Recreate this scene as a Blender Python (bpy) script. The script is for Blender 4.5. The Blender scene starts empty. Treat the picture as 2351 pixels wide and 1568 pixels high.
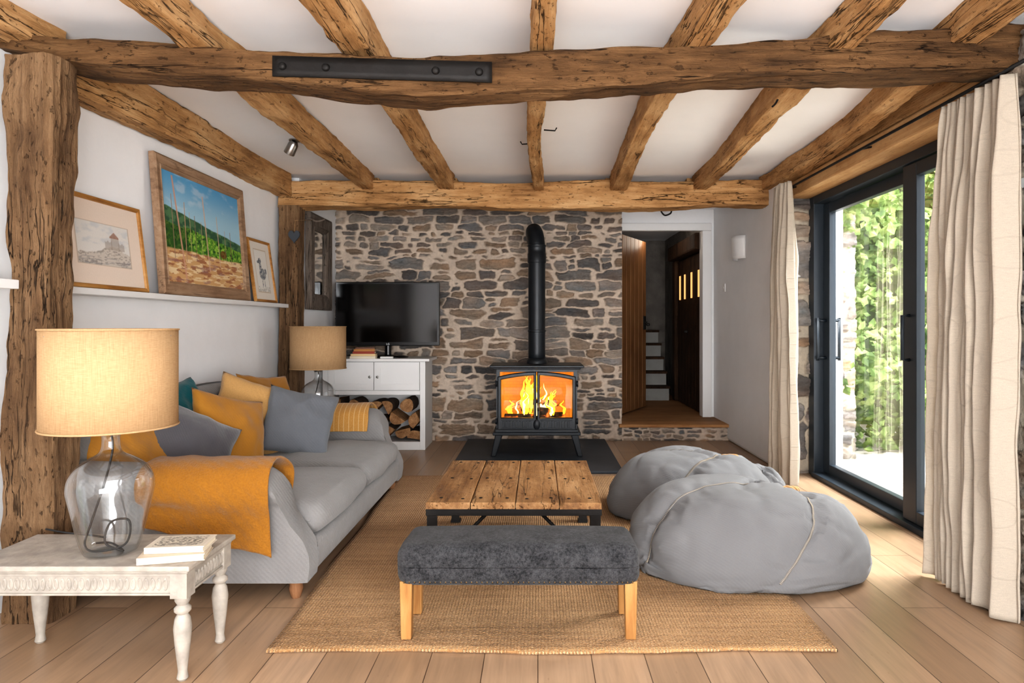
import bpy, bmesh, math, random
import numpy as np
from mathutils import Vector, Matrix, noise, kdtree
random.seed(7); np.random.seed(7)
SC=bpy.context.scene
COL=SC.collection
# ------------------------------------------------------------------ helpers
def lin(r,g,b,a=1.0):
    f=lambda v:(v/255/12.92) if v/255<=0.04045 else ((v/255+0.055)/1.055)**2.4
    return (f(r),f(g),f(b),a)
def tag(o,label=None,category=None,group=None,kind=None):
    if label:o["label"]=label
    if category:o["category"]=category
    if group:o["group"]=group
    if kind:o["kind"]=kind
    return o
def empty(name,loc,label=None,category=None,group=None,kind=None,rz=0):
    o=bpy.data.objects.new(name,None); o.location=loc; o.rotation_euler=(0,0,rz)
    o.empty_display_size=.1; COL.objects.link(o)
    return tag(o,label,category,group,kind)
def par(o,p,local=False):
    if p is None: return o
    o.parent=p
    if not local:
        o.matrix_parent_inverse=(Matrix.Translation(p.location)@Matrix.Rotation(p.rotation_euler[2],4,'Z')).inverted() if p.parent is None else Matrix.Identity(4)
    return o
def mesh(name,verts,faces,mat=None,smooth=False,parent=None,local=False,mats=None,fmat=None):
    me=bpy.data.meshes.new(name); me.from_pydata([tuple(v) for v in verts],[],[tuple(f) for f in faces]); me.update()
    if mats:
        for m in mats: me.materials.append(m)
        if fmat is not None: me.polygons.foreach_set("material_index",fmat)
    elif mat: me.materials.append(mat)
    bm=bmesh.new(); bm.from_mesh(me); bmesh.ops.recalc_face_normals(bm,faces=bm.faces); bm.to_mesh(me); bm.free()
    if smooth: me.polygons.foreach_set("use_smooth",[True]*len(me.polygons))
    o=bpy.data.objects.new(name,me); COL.objects.link(o)
    return par(o,parent,local)
def sharp(o,deg):
    bm=bmesh.new(); bm.from_mesh(o.data)
    for e in bm.edges:
        if len(e.link_faces)==2 and e.calc_face_angle(0)>math.radians(deg): e.smooth=False
    bm.to_mesh(o.data); bm.free(); return o
def bevel(o,w,s=2,ang=35):
    m=o.modifiers.new("b",'BEVEL'); m.width=w; m.segments=s; m.limit_method='ANGLE'; m.angle_limit=math.radians(ang); m.harden_normals=False
    return o
BOXF=[(0,3,2,1),(4,5,6,7),(0,1,5,4),(1,2,6,5),(2,3,7,6),(3,0,4,7)]
def bv(x0,x1,y0,y1,z0,z1):
    return [(x0,y0,z0),(x1,y0,z0),(x1,y1,z0),(x0,y1,z0),(x0,y0,z1),(x1,y0,z1),(x1,y1,z1),(x0,y1,z1)]
def boxes(name,lst,mat,parent=None,bw=0,local=False,smooth=False):
    V=[];F=[]
    for b in lst:
        n=len(V); V+=bv(*b); F+=[tuple(i+n for i in f) for f in BOXF]
    o=mesh(name,V,F,mat,smooth,parent,local)
    if bw: bevel(o,bw)
    return o
def box(name,x0,x1,y0,y1,z0,z1,mat,parent=None,bw=0,local=False): return boxes(name,[(x0,x1,y0,y1,z0,z1)],mat,parent,bw,local)
def lathe_data(prof,c=(0,0,0),seg=32):
    V=[];F=[];n=len(prof)
    for r,z in prof:
        for k in range(seg):
            a=2*math.pi*k/seg; V.append((c[0]+r*math.cos(a),c[1]+r*math.sin(a),c[2]+z))
    for i in range(n-1):
        for k in range(seg):
            k2=(k+1)%seg; F.append((i*seg+k,i*seg+k2,(i+1)*seg+k2,(i+1)*seg+k))
    if prof[0][0]>1e-4: F.append(tuple(range(seg))[::-1])
    if prof[-1][0]>1e-4: F.append(tuple((n-1)*seg+k for k in range(seg)))
    return V,F
def lathe(name,prof,c,mat,parent=None,seg=32,local=False,caps=True):
    V,F=lathe_data(prof,c,seg)
    if not caps: F=[f for f in F if len(f)==4]
    o=mesh(name,V,F,mat,True,parent,local)
    bm=bmesh.new(); bm.from_mesh(o.data); bmesh.ops.remove_doubles(bm,verts=bm.verts,dist=1e-5); bm.to_mesh(o.data); bm.free()
    return sharp(o,50)
def tube_data(pts,r,seg=10,closed=False):
    pts=[Vector(p) for p in pts]; n=len(pts); V=[];F=[]
    up=Vector((0,0,1)); prev=None
    for i,p in enumerate(pts):
        if closed: t=(pts[(i+1)%n]-pts[i-1])
        else: t=(pts[min(i+1,n-1)]-pts[max(i-1,0)])
        t.normalize()
        if prev is None:
            a=up if abs(t.z)<.9 else Vector((1,0,0)); u=t.cross(a).normalized()
        else:
            u=(prev-t*prev.dot(t)).normalized()
        prev=u; w=t.cross(u)
        rr=r(i/(n-1)) if callable(r) else r
        for k in range(seg):
            a=2*math.pi*k/seg; V.append(p+u*math.cos(a)*rr+w*math.sin(a)*rr)
    m=n if closed else n-1
    for i in range(m):
        j=(i+1)%n
        for k in range(seg):
            k2=(k+1)%seg; F.append((i*seg+k,i*seg+k2,j*seg+k2,j*seg+k))
    if not closed: F.append(tuple(range(seg))); F.append(tuple((n-1)*seg+k for k in range(seg)))
    return V,F
def tube(name,pts,r,mat,parent=None,seg=10,closed=False,local=False):
    V,F=tube_data(pts,r,seg,closed); return mesh(name,V,F,mat,True,parent,local)
def tubes(name,lst,mat,parent=None,seg=8,local=False):
    V=[];F=[]
    for pts,r in lst:
        v,f=tube_data(pts,r,seg); n=len(V); V+=v; F+=[tuple(i+n for i in q) for q in f]
    return mesh(name,V,F,mat,True,parent,local)
def smoothpath(pts,n=8):
    P=[Vector(p) for p in pts]; out=[]
    for i in range(len(P)-1):
        a=P[max(i-1,0)];b=P[i];c=P[i+1];d=P[min(i+2,len(P)-1)]
        for k in range(n):
            t=k/n; out.append(.5*((2*b)+(c-a)*t+(2*a-5*b+4*c-d)*t*t+(3*b-a-3*c+d)*t**3))
    out.append(P[-1]); return out
def grid(name,f,nu,nv,mat,parent=None,thick=0,local=False,smooth=True,off=0):
    V=[f(i/nu,j/nv) for j in range(nv+1) for i in range(nu+1)]
    F=[(j*(nu+1)+i,j*(nu+1)+i+1,(j+1)*(nu+1)+i+1,(j+1)*(nu+1)+i) for j in range(nv) for i in range(nu)]
    o=mesh(name,V,F,mat,smooth,parent,local)
    if thick:
        m=o.modifiers.new("s",'SOLIDIFY'); m.thickness=thick; m.offset=off
    return o
def interp(x,xs,ys): return float(np.interp(x,xs,ys))
def nz(x,y,z): return noise.noise(Vector((x,y,z)))
def rbox(name,x0,x1,y0,y1,z0,z1,r,mat,parent=None,n=14,fn=None,local=False):
    c=Vector(((x0+x1)/2,(y0+y1)/2,(z0+z1)/2)); h=Vector(((x1-x0)/2,(y1-y0)/2,(z1-z0)/2))
    r=min(r,h.x*.98,h.y*.98,h.z*.98)
    def ax(hh):
        i=hh-r; tn=[r*math.tan(math.radians(a)) for a in (11.25,22.5,33.75,45)]
        return [-(i+t) for t in tn[::-1]]+list(np.linspace(-i,i,n))+[i+t for t in tn]
    A=[ax(h.x),ax(h.y),ax(h.z)]; V=[];F=[];key={}
    def vid(q):
        k=(round(q[0],5),round(q[1],5),round(q[2],5))
        if k in key: return key[k]
        q=Vector(q); inn=Vector([max(-(h[a]-r),min(h[a]-r,q[a])) for a in range(3)])
        d=q-inn
        p=inn+(d.normalized()*r if d.length>1e-9 else d)
        p=p+c
        if fn: p=fn(p,Vector((q.x/h.x,q.y/h.y,q.z/h.z)))
        V.append(p); key[k]=len(V)-1; return key[k]
    for a in range(3):
        b,cc=(a+1)%3,(a+2)%3
        for s in (-1,1):
            B=A[b];C=A[cc]
            for i in range(len(B)-1):
                for j in range(len(C)-1):
                    ids=[]
                    for (u,v) in ((i,j),(i+1,j),(i+1,j+1),(i,j+1)):
                        q=[0,0,0]; q[a]=s*h[a]; q[b]=B[u]; q[cc]=C[v]; ids.append(vid(tuple(q)))
                    if len(set(ids))==4: F.append(ids if s>0 else ids[::-1])
    return mesh(name,V,F,mat,True,parent,local)
# ------------------------------------------------------------------ materials
class NT:
    def __init__(s,name):
        s.m=bpy.data.materials.new(name); s.m.use_nodes=True; s.t=s.m.node_tree; s.t.nodes.clear()
        s.out=s.n('ShaderNodeOutputMaterial')
    def n(s,typ,**kw):
        nd=s.t.nodes.new(typ)
        for k,v in kw.items(): setattr(nd,k,v)
        return nd
    def l(s,a,b): s.t.links.new(a,b)
    def coords(s,scale=(1,1,1),kind='Object',rot=(0,0,0)):
        tc=s.n('ShaderNodeTexCoord'); mp=s.n('ShaderNodeMapping'); mp.inputs['Scale'].default_value=scale; mp.inputs['Rotation'].default_value=rot
        s.l(tc.outputs[kind],mp.inputs['Vector']); return mp.outputs[0]
    def noise(s,vec,scale=5,detail=4,rough=.5,dist=0):
        nd=s.n('ShaderNodeTexNoise'); nd.inputs['Scale'].default_value=scale; nd.inputs['Detail'].default_value=detail
        nd.inputs['Roughness'].default_value=rough; nd.inputs['Distortion'].default_value=dist; s.l(vec,nd.inputs['Vector']); return nd.outputs[0]
    def ramp(s,fac,stops):
        nd=s.n('ShaderNodeValToRGB'); cr=nd.color_ramp
        while len(cr.elements)<len(stops): cr.elements.new(.5)
        for e,(p,c) in zip(cr.elements,stops):
            e.position=p; e.color=c if not isinstance(c,(int,float)) else (c,c,c,1)
        s.l(fac,nd.inputs[0]); return nd.outputs[0]
    def math(s,op,a,b=None,c=None):
        nd=s.n('ShaderNodeMath',operation=op)
        for i,v in enumerate((a,b,c)):
            if v is None: continue
            if isinstance(v,(int,float)): nd.inputs[i].default_value=v
            else: s.l(v,nd.inputs[i])
        return nd.outputs[0]
    def mix(s,fac,a,b,blend='MIX'):
        nd=s.n('ShaderNodeMix',data_type='RGBA',blend_type=blend)
        for i,v in ((0,fac),(6,a),(7,b)):
            if isinstance(v,(int,float)): nd.inputs[i].default_value=v
            elif isinstance(v,tuple): nd.inputs[i].default_value=v
            else: s.l(v,nd.inputs[i])
        return nd.outputs[2]
    def bump(s,h,strength=.5,dist=.01,normal=None):
        nd=s.n('ShaderNodeBump'); nd.inputs['Strength'].default_value=strength; nd.inputs['Distance'].default_value=dist
        s.l(h,nd.inputs['Height'])
        if normal: s.l(normal,nd.inputs['Normal'])
        return nd.outputs[0]
    def bsdf(s,color,rough=.6,metal=0,normal=None,spec=.5,sheen=0,out=True):
        b=s.n('ShaderNodeBsdfPrincipled')
        if isinstance(color,tuple): b.inputs['Base Color'].default_value=color
        else: s.l(color,b.inputs['Base Color'])
        if isinstance(rough,(int,float)): b.inputs['Roughness'].default_value=rough
        else: s.l(rough,b.inputs['Roughness'])
        b.inputs['Metallic'].default_value=metal; b.inputs['Specular IOR Level'].default_value=spec
        b.inputs['Sheen Weight'].default_value=sheen
        if normal: s.l(normal,b.inputs['Normal'])
        if out: s.l(b.outputs[0],s.out.inputs[0])
        return b
def dim(c,f): return (c[0]*f,c[1]*f,c[2]*f,1)
def simple(name,c,rough=.6,metal=0,var=.1,vs=6,bump=.1,bs=60,bd=.002,spec=.5,sheen=0,scale=(1,1,1)):
    t=NT(name); v=t.coords(scale); n=t.noise(v,vs,4)
    col=t.ramp(n,[(.3,dim(c,1-var)),(.7,dim(c,1+var))])
    nm=None
    if bump: nm=t.bump(t.noise(v,bs,3),bump,bd)
    t.bsdf(col,rough,metal,nm,spec,sheen); return t.m
def oak(name,dark,mid,light,axis='X',rough=.7,crack=1.0,scale=1.0,bd=.010):
    t=NT(name)
    def sc(a,b):
        return {'X':(a,b,b),'Y':(b,a,b),'Z':(b,b,a)}[axis]
    g=t.noise(t.coords(sc(2.2*scale,26*scale)),1.3,9,.68,.3)
    big=t.noise(t.coords(sc(2.2*scale,4*scale)),1.1,4,.6)
    cr=t.noise(t.coords(sc(.9*scale,15*scale)),1.0,5,.55,.25)
    fine=t.noise(t.coords(sc(9*scale,110*scale)),1.5,4,.65)
    pit=t.noise(t.coords(sc(28*scale,55*scale)),1.0,3,.6)
    lump=t.noise(t.coords(sc(9*scale,14*scale)),1.0,4,.6)
    a=t.math('ADD',t.math('MULTIPLY',g,.5),t.math('MULTIPLY',big,.5))
    col=t.ramp(a,[(.36,dark),(.5,mid),(.66,light)])
    crk=t.ramp(t.math('ABSOLUTE',t.math('SUBTRACT',cr,.46)),[(.0,1.0),(.012,0.0)])
    msk=t.ramp(t.noise(t.coords(sc(1.1*scale,3*scale)),1.0,2),[(.46,0.0),(.56,1.0)])
    ck=t.math('MULTIPLY',t.math('MULTIPLY',crk,msk),min(1,crack))
    pt_=t.math('MULTIPLY',t.ramp(pit,[(.31,1.0),(.39,0.0)]),.6*min(1,crack))
    col=t.mix(t.math('MULTIPLY',fine,.3),col,dim(dark,.85))
    col=t.mix(pt_,col,dim(dark,.4))
    col=t.mix(t.math('MULTIPLY',ck,.9),col,dim(dark,.12))
    h=t.math('SUBTRACT',t.math('ADD',t.math('ADD',t.math('MULTIPLY',g,1.2),t.math('MULTIPLY',fine,.5)),t.math('MULTIPLY',lump,1.8*min(1,crack))),t.math('ADD',t.math('MULTIPLY',ck,1.4),t.math('MULTIPLY',pt_,.7)))
    t.bsdf(col,rough,0,t.bump(h,1.0,bd),.2); return t.m
def fabric(name,c,c2=None,ws=350,rough=.9,var=.08,bd=.0012,sheen=.2,bump=.5,soft=.35):
    t=NT(name); v=t.coords()
    w1=t.n('ShaderNodeTexWave',wave_type='BANDS',bands_direction='DIAGONAL'); w1.inputs['Scale'].default_value=ws/6.28/2; w1.inputs['Distortion'].default_value=1.0; t.l(v,w1.inputs[0])
    n=t.noise(v,ws,2); n2=t.noise(v,3,3)
    col=t.ramp(t.math('ADD',t.math('MULTIPLY',n,.5),t.math('MULTIPLY',n2,.5)),[(.35,dim(c,1-var*2)),(.62,c2 or dim(c,1+var))])
    h=t.math('ADD',n,t.math('MULTIPLY',w1.outputs[1],.5))
    nb=t.bump(t.noise(v,9,3),soft,.02)
    t.bsdf(col,rough,0,t.bump(h,bump,bd,nb),.2,sheen); return t.m
def emis(name,c,s):
    t=NT(name); e=t.n('ShaderNodeEmission'); e.inputs[0].default_value=c; e.inputs[1].default_value=s; t.l(e.outputs[0],t.out.inputs[0]); return t.m
def glass(name,tint=(.97,.98,.98,1),base=.04,top=.8,power=4.0,rough=0.0):
    t=NT(name); tr=t.n('ShaderNodeBsdfTransparent'); tr.inputs[0].default_value=tint
    g=t.n('ShaderNodeBsdfGlossy'); g.inputs['Roughness'].default_value=rough
    lw=t.n('ShaderNodeLayerWeight'); lw.inputs[0].default_value=.5
    f=t.math('ADD',t.math('MULTIPLY',t.math('POWER',lw.outputs['Facing'],power),top),base)
    m=t.n('ShaderNodeMixShader'); t.l(f,m.inputs[0]); t.l(tr.outputs[0],m.inputs[1]); t.l(g.outputs[0],m.inputs[2]); t.l(m.outputs[0],t.out.inputs[0]); return t.m
def vcol(name,rough=.8,bump=.3,bs=60,bd=.003,spec=.3,var=.3,vs=40):
    t=NT(name); a=t.n('ShaderNodeAttribute',attribute_name='Col'); v=t.coords()
    n=t.noise(v,vs,6,.6); col=t.mix(1.0,a.outputs[0],t.ramp(n,[(.3,1-var),(.7,min(1,1+var*.6))]),'MULTIPLY')
    nm=t.bump(t.noise(v,bs,6,.65),bump,bd) if bump else None
    t.bsdf(col,rough,0,nm,spec); return t.m
M={}
M['plaster']=simple('plaster_white',lin(238,238,239),.85,var=.015,bump=.25,bs=9,bd=.012)
M['ceil']=simple('ceiling_paint',lin(248,248,250),.9,var=.01,bump=.2,bs=5,bd=.015)
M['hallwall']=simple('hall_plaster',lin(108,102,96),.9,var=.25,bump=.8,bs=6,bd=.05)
M['oak']=oak('oak_joist',lin(132,94,58),lin(192,147,98),lin(224,184,136))
M['oakdark']=oak('oak_old_beam',lin(62,44,28),lin(108,79,51),lin(144,109,74),bd=.016)
M['oakpost']=oak('oak_post',lin(82,60,42),lin(130,101,73),lin(166,134,101),crack=1.3,bd=.022)
M['lintel']=oak('pine_lintel',lin(168,124,80),lin(198,158,112),lin(218,184,140),axis='Y',crack=.5,bd=.003)
M['white']=simple('white_paint',lin(226,225,224),.45,var=.012,bump=.03)
M['doorwood']=oak('door_oak',lin(106,70,42),lin(136,96,62),lin(154,114,76),axis='Z',crack=.2,rough=.45,bd=.001)
M['olddoor']=oak('door_dark',lin(40,26,17),lin(64,44,29),lin(86,60,40),axis='Z',crack=.8)
M['black']=simple('cast_iron',lin(28,32,37),.42,.3,var=.1,bump=.12,bs=220,bd=.001)
M['iron']=simple('forged_iron',lin(30,28,27),.6,.5,var=.25,bump=.5,bs=30,bd=.004)
M['anth']=simple('anthracite_aluminium',lin(46,55,64),.4,.1,var=.03,bump=0)
M['slate']=simple('slate',lin(52,58,65),.5,var=.15,vs=4,bump=.3,bs=18,bd=.004)
M['tvb']=simple('tv_bezel',lin(16,16,18),.25,var=.02,bump=0)
M['tvs']=simple('tv_screen',lin(3,3,4),.12,var=.02,bump=0)
M['sofa']=fabric('sofa_linen',lin(128,126,125),var=.06,bd=.002,bump=.7)
M['bag']=fabric('bag_cotton',lin(112,112,113),var=.04,ws=500,soft=.25,sheen=.1)
M['must']=fabric('mustard_knit',lin(148,98,30),ws=140,var=.08,bd=.004,bump=.9)
M['mustd']=fabric('mustard_velvet',lin(170,118,44),ws=400,var=.06)
M['pale']=fabric('pale_mustard',lin(196,154,98),ws=260,var=.09,bd=.002)
M['greyp']=fabric('grey_cushion',lin(102,105,110),ws=400,var=.05)
M['greyv']=fabric('grey_velvet',lin(86,84,88),ws=500,var=.08,sheen=.5)
M['teal']=fabric('teal_velvet',lin(0,82,88),ws=400,var=.1)
M['tpaint']=simple('chalk_paint',lin(158,150,140),.6,var=.2,vs=22,bump=.45,bs=50,bd=.004)
M['cord']=simple('black_cord',lin(20,18,18),.6,bump=0)
M['glass']=glass('window_glass',base=.24,top=.9,power=2.2)
M['sglass']=glass('stove_glass',base=.03)
M['jug']=glass('jug_glass',(.965,.972,.975,1),.05,.75,3.0,.02)
M['brass']=simple('brass',lin(110,92,66),.35,1,bump=0)
M['steel']=simple('steel',lin(150,148,145),.3,1,bump=0)
M['legoak']=oak('leg_oak',lin(140,96,54),lin(170,126,76),lin(188,146,96),axis='Z',crack=.1,rough=.4,bd=.001)
M['footoak']=oak('foot_oak',lin(110,76,52),lin(140,100,70),lin(160,120,88),axis='Z',crack=0,bd=.001)
M['bark']=simple('bark',lin(78,58,43),.95,var=.35,vs=14,bump=1,bs=30,bd=.01)
M['gold']=oak('gilt_frame',lin(130,86,42),lin(176,126,68),lin(198,152,92),axis='Y',crack=.1,rough=.4,bd=.001)
M['ashf']=oak('washed_frame',lin(118,92,72),lin(158,128,102),lin(182,154,128),axis='Y',crack=.4,rough=.6,bd=.003)
M['grayframe']=oak('weathered_frame',lin(84,74,66),lin(118,106,96),lin(142,130,120),axis='Z',crack=1,rough=.8)
M['mirror']=simple('mirror_glass',lin(215,218,220),.04,1,var=.01,bump=0)
M['rope']=fabric('rope',lin(180,140,95),ws=300,var=.2,bump=1)
M['stitch']=simple('stitch_thread',lin(170,158,140),.8,bump=0)
M['stone']=vcol('rubble_stone',.85,.9,40,.010,var=.20)
M['paint']=vcol('painted_art',.6,.15,90,.001,var=.05,vs=120)
t=NT('linen_shade')
wz=t.noise(t.coords((60,60,900)),1,3); wx=t.noise(t.coords((700,700,20)),1,3)
h=t.math('ADD',wz,wx)
colr=t.ramp(t.math('MULTIPLY',h,.5),[(.35,lin(184,150,110)),(.65,lin(212,178,138))])
b=t.bsdf(colr,.9,0,t.bump(h,.4,.001),.1,0,False)
tr=t.n('ShaderNodeBsdfTranslucent'); t.l(colr,tr.inputs[0]); ms=t.n('ShaderNodeMixShader'); ms.inputs[0].default_value=.25
t.l(b.outputs[0],ms.inputs[1]); t.l(tr.outputs[0],ms.inputs[2]); t.l(ms.outputs[0],t.out.inputs[0]); M['shade']=t.m
def curt(name,c,tl):
    t=NT(name)
    vo=t.n('ShaderNodeTexVoronoi',feature='F1'); vo.inputs['Scale'].default_value=6.5; t.l(t.coords((.01,1.6,1)),vo.inputs['Vector'])
    ring=t.ramp(t.math('ABSOLUTE',t.math('SUBTRACT',vo.outputs['Distance'],.42)),[(.0,1.0),(.03,0.0)])
    n=t.noise(t.coords((300,300,300)),1,2); n2=t.noise(t.coords((40,40,400)),1,3)
    col=t.mix(t.math('MULTIPLY',ring,.3),t.ramp(t.math('MULTIPLY',t.math('ADD',n,n2),.5),[(.35,dim(c,.84)),(.65,c)]),dim(c,.70))
    hh=t.math('ADD',t.math('MULTIPLY',n,.2),ring)
    b=t.bsdf(col,.9,0,t.bump(hh,.4,.003),.1,.2,False)
    tr=t.n('ShaderNodeBsdfTranslucent'); t.l(col,tr.inputs[0]); ms=t.n('ShaderNodeMixShader'); ms.inputs[0].default_value=tl
    t.l(b.outputs[0],ms.inputs[1]); t.l(tr.outputs[0],ms.inputs[2]); t.l(ms.outputs[0],t.out.inputs[0]); return t.m
M['curt']=curt('curtain_linen',lin(202,190,174),.3)
# floor
t=NT('oak_floor'); tc=t.n('ShaderNodeTexCoord'); sp=t.n('ShaderNodeSeparateXYZ'); t.l(tc.outputs['Object'],sp.inputs[0]); cb=t.n('ShaderNodeCombineXYZ'); t.l(sp.outputs[1],cb.inputs[0]); t.l(sp.outputs[0],cb.inputs[1])
br=t.n('ShaderNodeTexBrick'); br.offset=.37; br.squash=1; t.l(cb.outputs[0],br.inputs[0])
for k,vv in (('Scale',1),('Mortar Size',.0016),('Mortar Smooth',.1),('Bias',0),('Brick Width',1.7),('Row Height',.185)): br.inputs[k].default_value=vv
br.inputs['Color1'].default_value=lin(188,158,130); br.inputs['Color2'].default_value=lin(160,131,104); br.inputs['Mortar'].default_value=lin(88,68,53)
g=t.noise(t.coords((14,1.1,1)),2,8,.6,.6)
fi=t.noise(t.coords((120,4,1)),1,3)
col=t.mix(1.0,br.outputs[0],t.ramp(g,[(.32,.80),(.6,1.0)]),'MULTIPLY'); col=t.mix(.2,col,t.mix(1.0,col,fi,'MULTIPLY'))
vk=t.n('ShaderNodeTexVoronoi'); t.l(t.coords((5,1.4,1)),vk.inputs['Vector']); kn=t.ramp(vk.outputs['Distance'],[(.03,1.0),(.07,0.0)])
col=t.mix(t.math('MULTIPLY',kn,.3),col,lin(110,76,50))
hh=t.math('SUBTRACT',t.math('MULTIPLY',g,.15),br.outputs[1])
t.bsdf(col,t.ramp(g,[(.3,.28),(.7,.40)]),0,t.bump(hh,.5,.003),.45); M['floor']=t.m
# rug
t=NT('jute_weave'); v=t.coords()
wa=t.n('ShaderNodeTexWave',bands_direction='X'); wa.inputs['Scale'].default_value=26; wa.inputs['Distortion'].default_value=2.2; wa.inputs['Detail'].default_value=2; wa.inputs['Detail Scale'].default_value=3; t.l(v,wa.inputs[0])
wb=t.n('ShaderNodeTexWave',bands_direction='Y'); wb.inputs['Scale'].default_value=30; wb.inputs['Distortion'].default_value=3; wb.inputs['Detail'].default_value=2; wb.inputs['Detail Scale'].default_value=3; t.l(v,wb.inputs[0])
n=t.noise(v,70,3); n2=t.noise(v,2.2,3); n3=t.noise(t.coords((2,40,1)),1,3)
hh=t.math('ADD',t.math('MULTIPLY',wa.outputs[1],wb.outputs[1]),t.math('MULTIPLY',n,.6))
f=t.math('ADD',t.math('MULTIPLY',hh,.38),t.math('ADD',t.math('MULTIPLY',n2,.3),t.math('MULTIPLY',n3,.3)))
col=t.ramp(f,[(.3,lin(128,92,58)),(.5,lin(180,140,97)),(.72,lin(210,173,131))])
t.bsdf(col,.95,0,t.bump(hh,1,.007),.15,.1); M['rug']=t.m
t=NT('charcoal_wool'); v=t.coords()
n=t.noise(v,260,3); n0=t.noise(v,14,4); n1=t.noise(t.coords((90,90,90)),1,2)
base=t.ramp(t.math('ADD',t.math('MULTIPLY',t.math('ADD',n,n1),.35),t.math('MULTIPLY',n0,.3)),[(.38,lin(26,26,28)),(.62,lin(70,70,72))])
t.bsdf(base,.95,0,t.bump(n,.8,.003),.15,.1); M['bench']=t.m
t=NT('log_end'); v=t.coords(); n=t.noise(v,22,5,.6); n2=t.noise(v,90,3)
col=t.ramp(t.math('ADD',t.math('MULTIPLY',n,.7),t.math('MULTIPLY',n2,.3)),[(.3,lin(112,76,50)),(.55,lin(172,132,94)),(.7,lin(196,158,118))])
t.bsdf(col,.9,0,t.bump(n2,.6,.004),.2); M['endg']=t.m
M['rustic']=oak('rustic_board',lin(96,64,40),lin(154,114,74),lin(196,156,112),axis='Y',crack=1.0,rough=.38,bd=.003,scale=1.1)
t=NT('striped_throw'); tc=t.n('ShaderNodeTexCoord'); sp=t.n('ShaderNodeSeparateXYZ'); t.l(tc.outputs['Object'],sp.inputs[0])
fr=t.math('FRACT',t.math('MULTIPLY',sp.outputs[0],30)); st=t.ramp(t.math('ABSOLUTE',t.math('SUBTRACT',fr,.5)),[(.03,1.0),(.07,0.0)])
n=t.noise(t.coords(),300,2); col=t.mix(t.math('MULTIPLY',st,.45),t.ramp(n,[(.3,lin(164,118,58)),(.7,lin(190,144,82))]),lin(226,210,172)); t.bsdf(col,.95,0,t.bump(n,.5,.002),.1,.2); M['stripe']=t.m
# fire
t=NT('fireback_painted_glow'); v=t.coords(); 
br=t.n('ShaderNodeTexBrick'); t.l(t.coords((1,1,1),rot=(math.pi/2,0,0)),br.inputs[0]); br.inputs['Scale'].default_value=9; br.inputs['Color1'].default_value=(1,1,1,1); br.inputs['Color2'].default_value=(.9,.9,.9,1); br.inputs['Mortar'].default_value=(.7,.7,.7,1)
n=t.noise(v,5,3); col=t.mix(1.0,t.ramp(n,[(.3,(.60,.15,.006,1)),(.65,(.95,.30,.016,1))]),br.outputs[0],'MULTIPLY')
b=t.bsdf((.2,.09,.04,1),.9); t.l(col,b.inputs['Emission Color']); b.inputs['Emission Strength'].default_value=.46; M['fireback']=t.m  # firelight on the bricks is painted in as orange emission
M['flame']=emis('flame',(1.0,.46,.03,1),1.2); M['flamec']=emis('flame_core',(1.0,.72,.22,1),1.8)
t=NT('burning_log'); n=t.noise(t.coords(),14,5); b=t.bsdf(t.ramp(n,[(.4,(.01,.008,.006,1)),(.6,(.12,.06,.03,1))]),.9); t.l(t.ramp(n,[(.52,(0,0,0,1)),(.62,(1,.2,.02,1))]),b.inputs['Emission Color']); b.inputs['Emission Strength'].default_value=.8; M['blog']=t.m
# ------------------------------------------------------------------ vector noise + stone
def vn(x,y,seed=0):
    xi=np.floor(x).astype(np.int64); yi=np.floor(y).astype(np.int64); xf=x-xi; yf=y-yi
    def h(a,b):
        v=(a*374761393+b*668265263+seed*974711)&0x7fffffff; v=((v^(v>>13))*1274126177)&0x7fffffff; return ((v^(v>>16))&0xffff)/65535.0
    u=xf*xf*(3-2*xf); w=yf*yf*(3-2*yf)
    return (h(xi,yi)*(1-u)+h(xi+1,yi)*u)*(1-w)+(h(xi,yi+1)*(1-u)+h(xi+1,yi+1)*u)*w
def fbm(x,y,seed=0,o=4):
    s=0;a=.5
    for i in range(o): s=s+a*vn(x*2**i,y*2**i,seed+i*17); a*=.5
    return s/(1-.5**o)
PAL=np.array([lin(142,134,127)[:3],lin(162,151,141)[:3],lin(126,120,116)[:3],lin(156,138,121)[:3],lin(176,160,145)[:3],lin(114,107,103)[:3],lin(148,141,136)[:3],lin(166,142,120)[:3],lin(136,124,117)[:3]])
MORT=np.array(lin(208,191,174)[:3])
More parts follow.
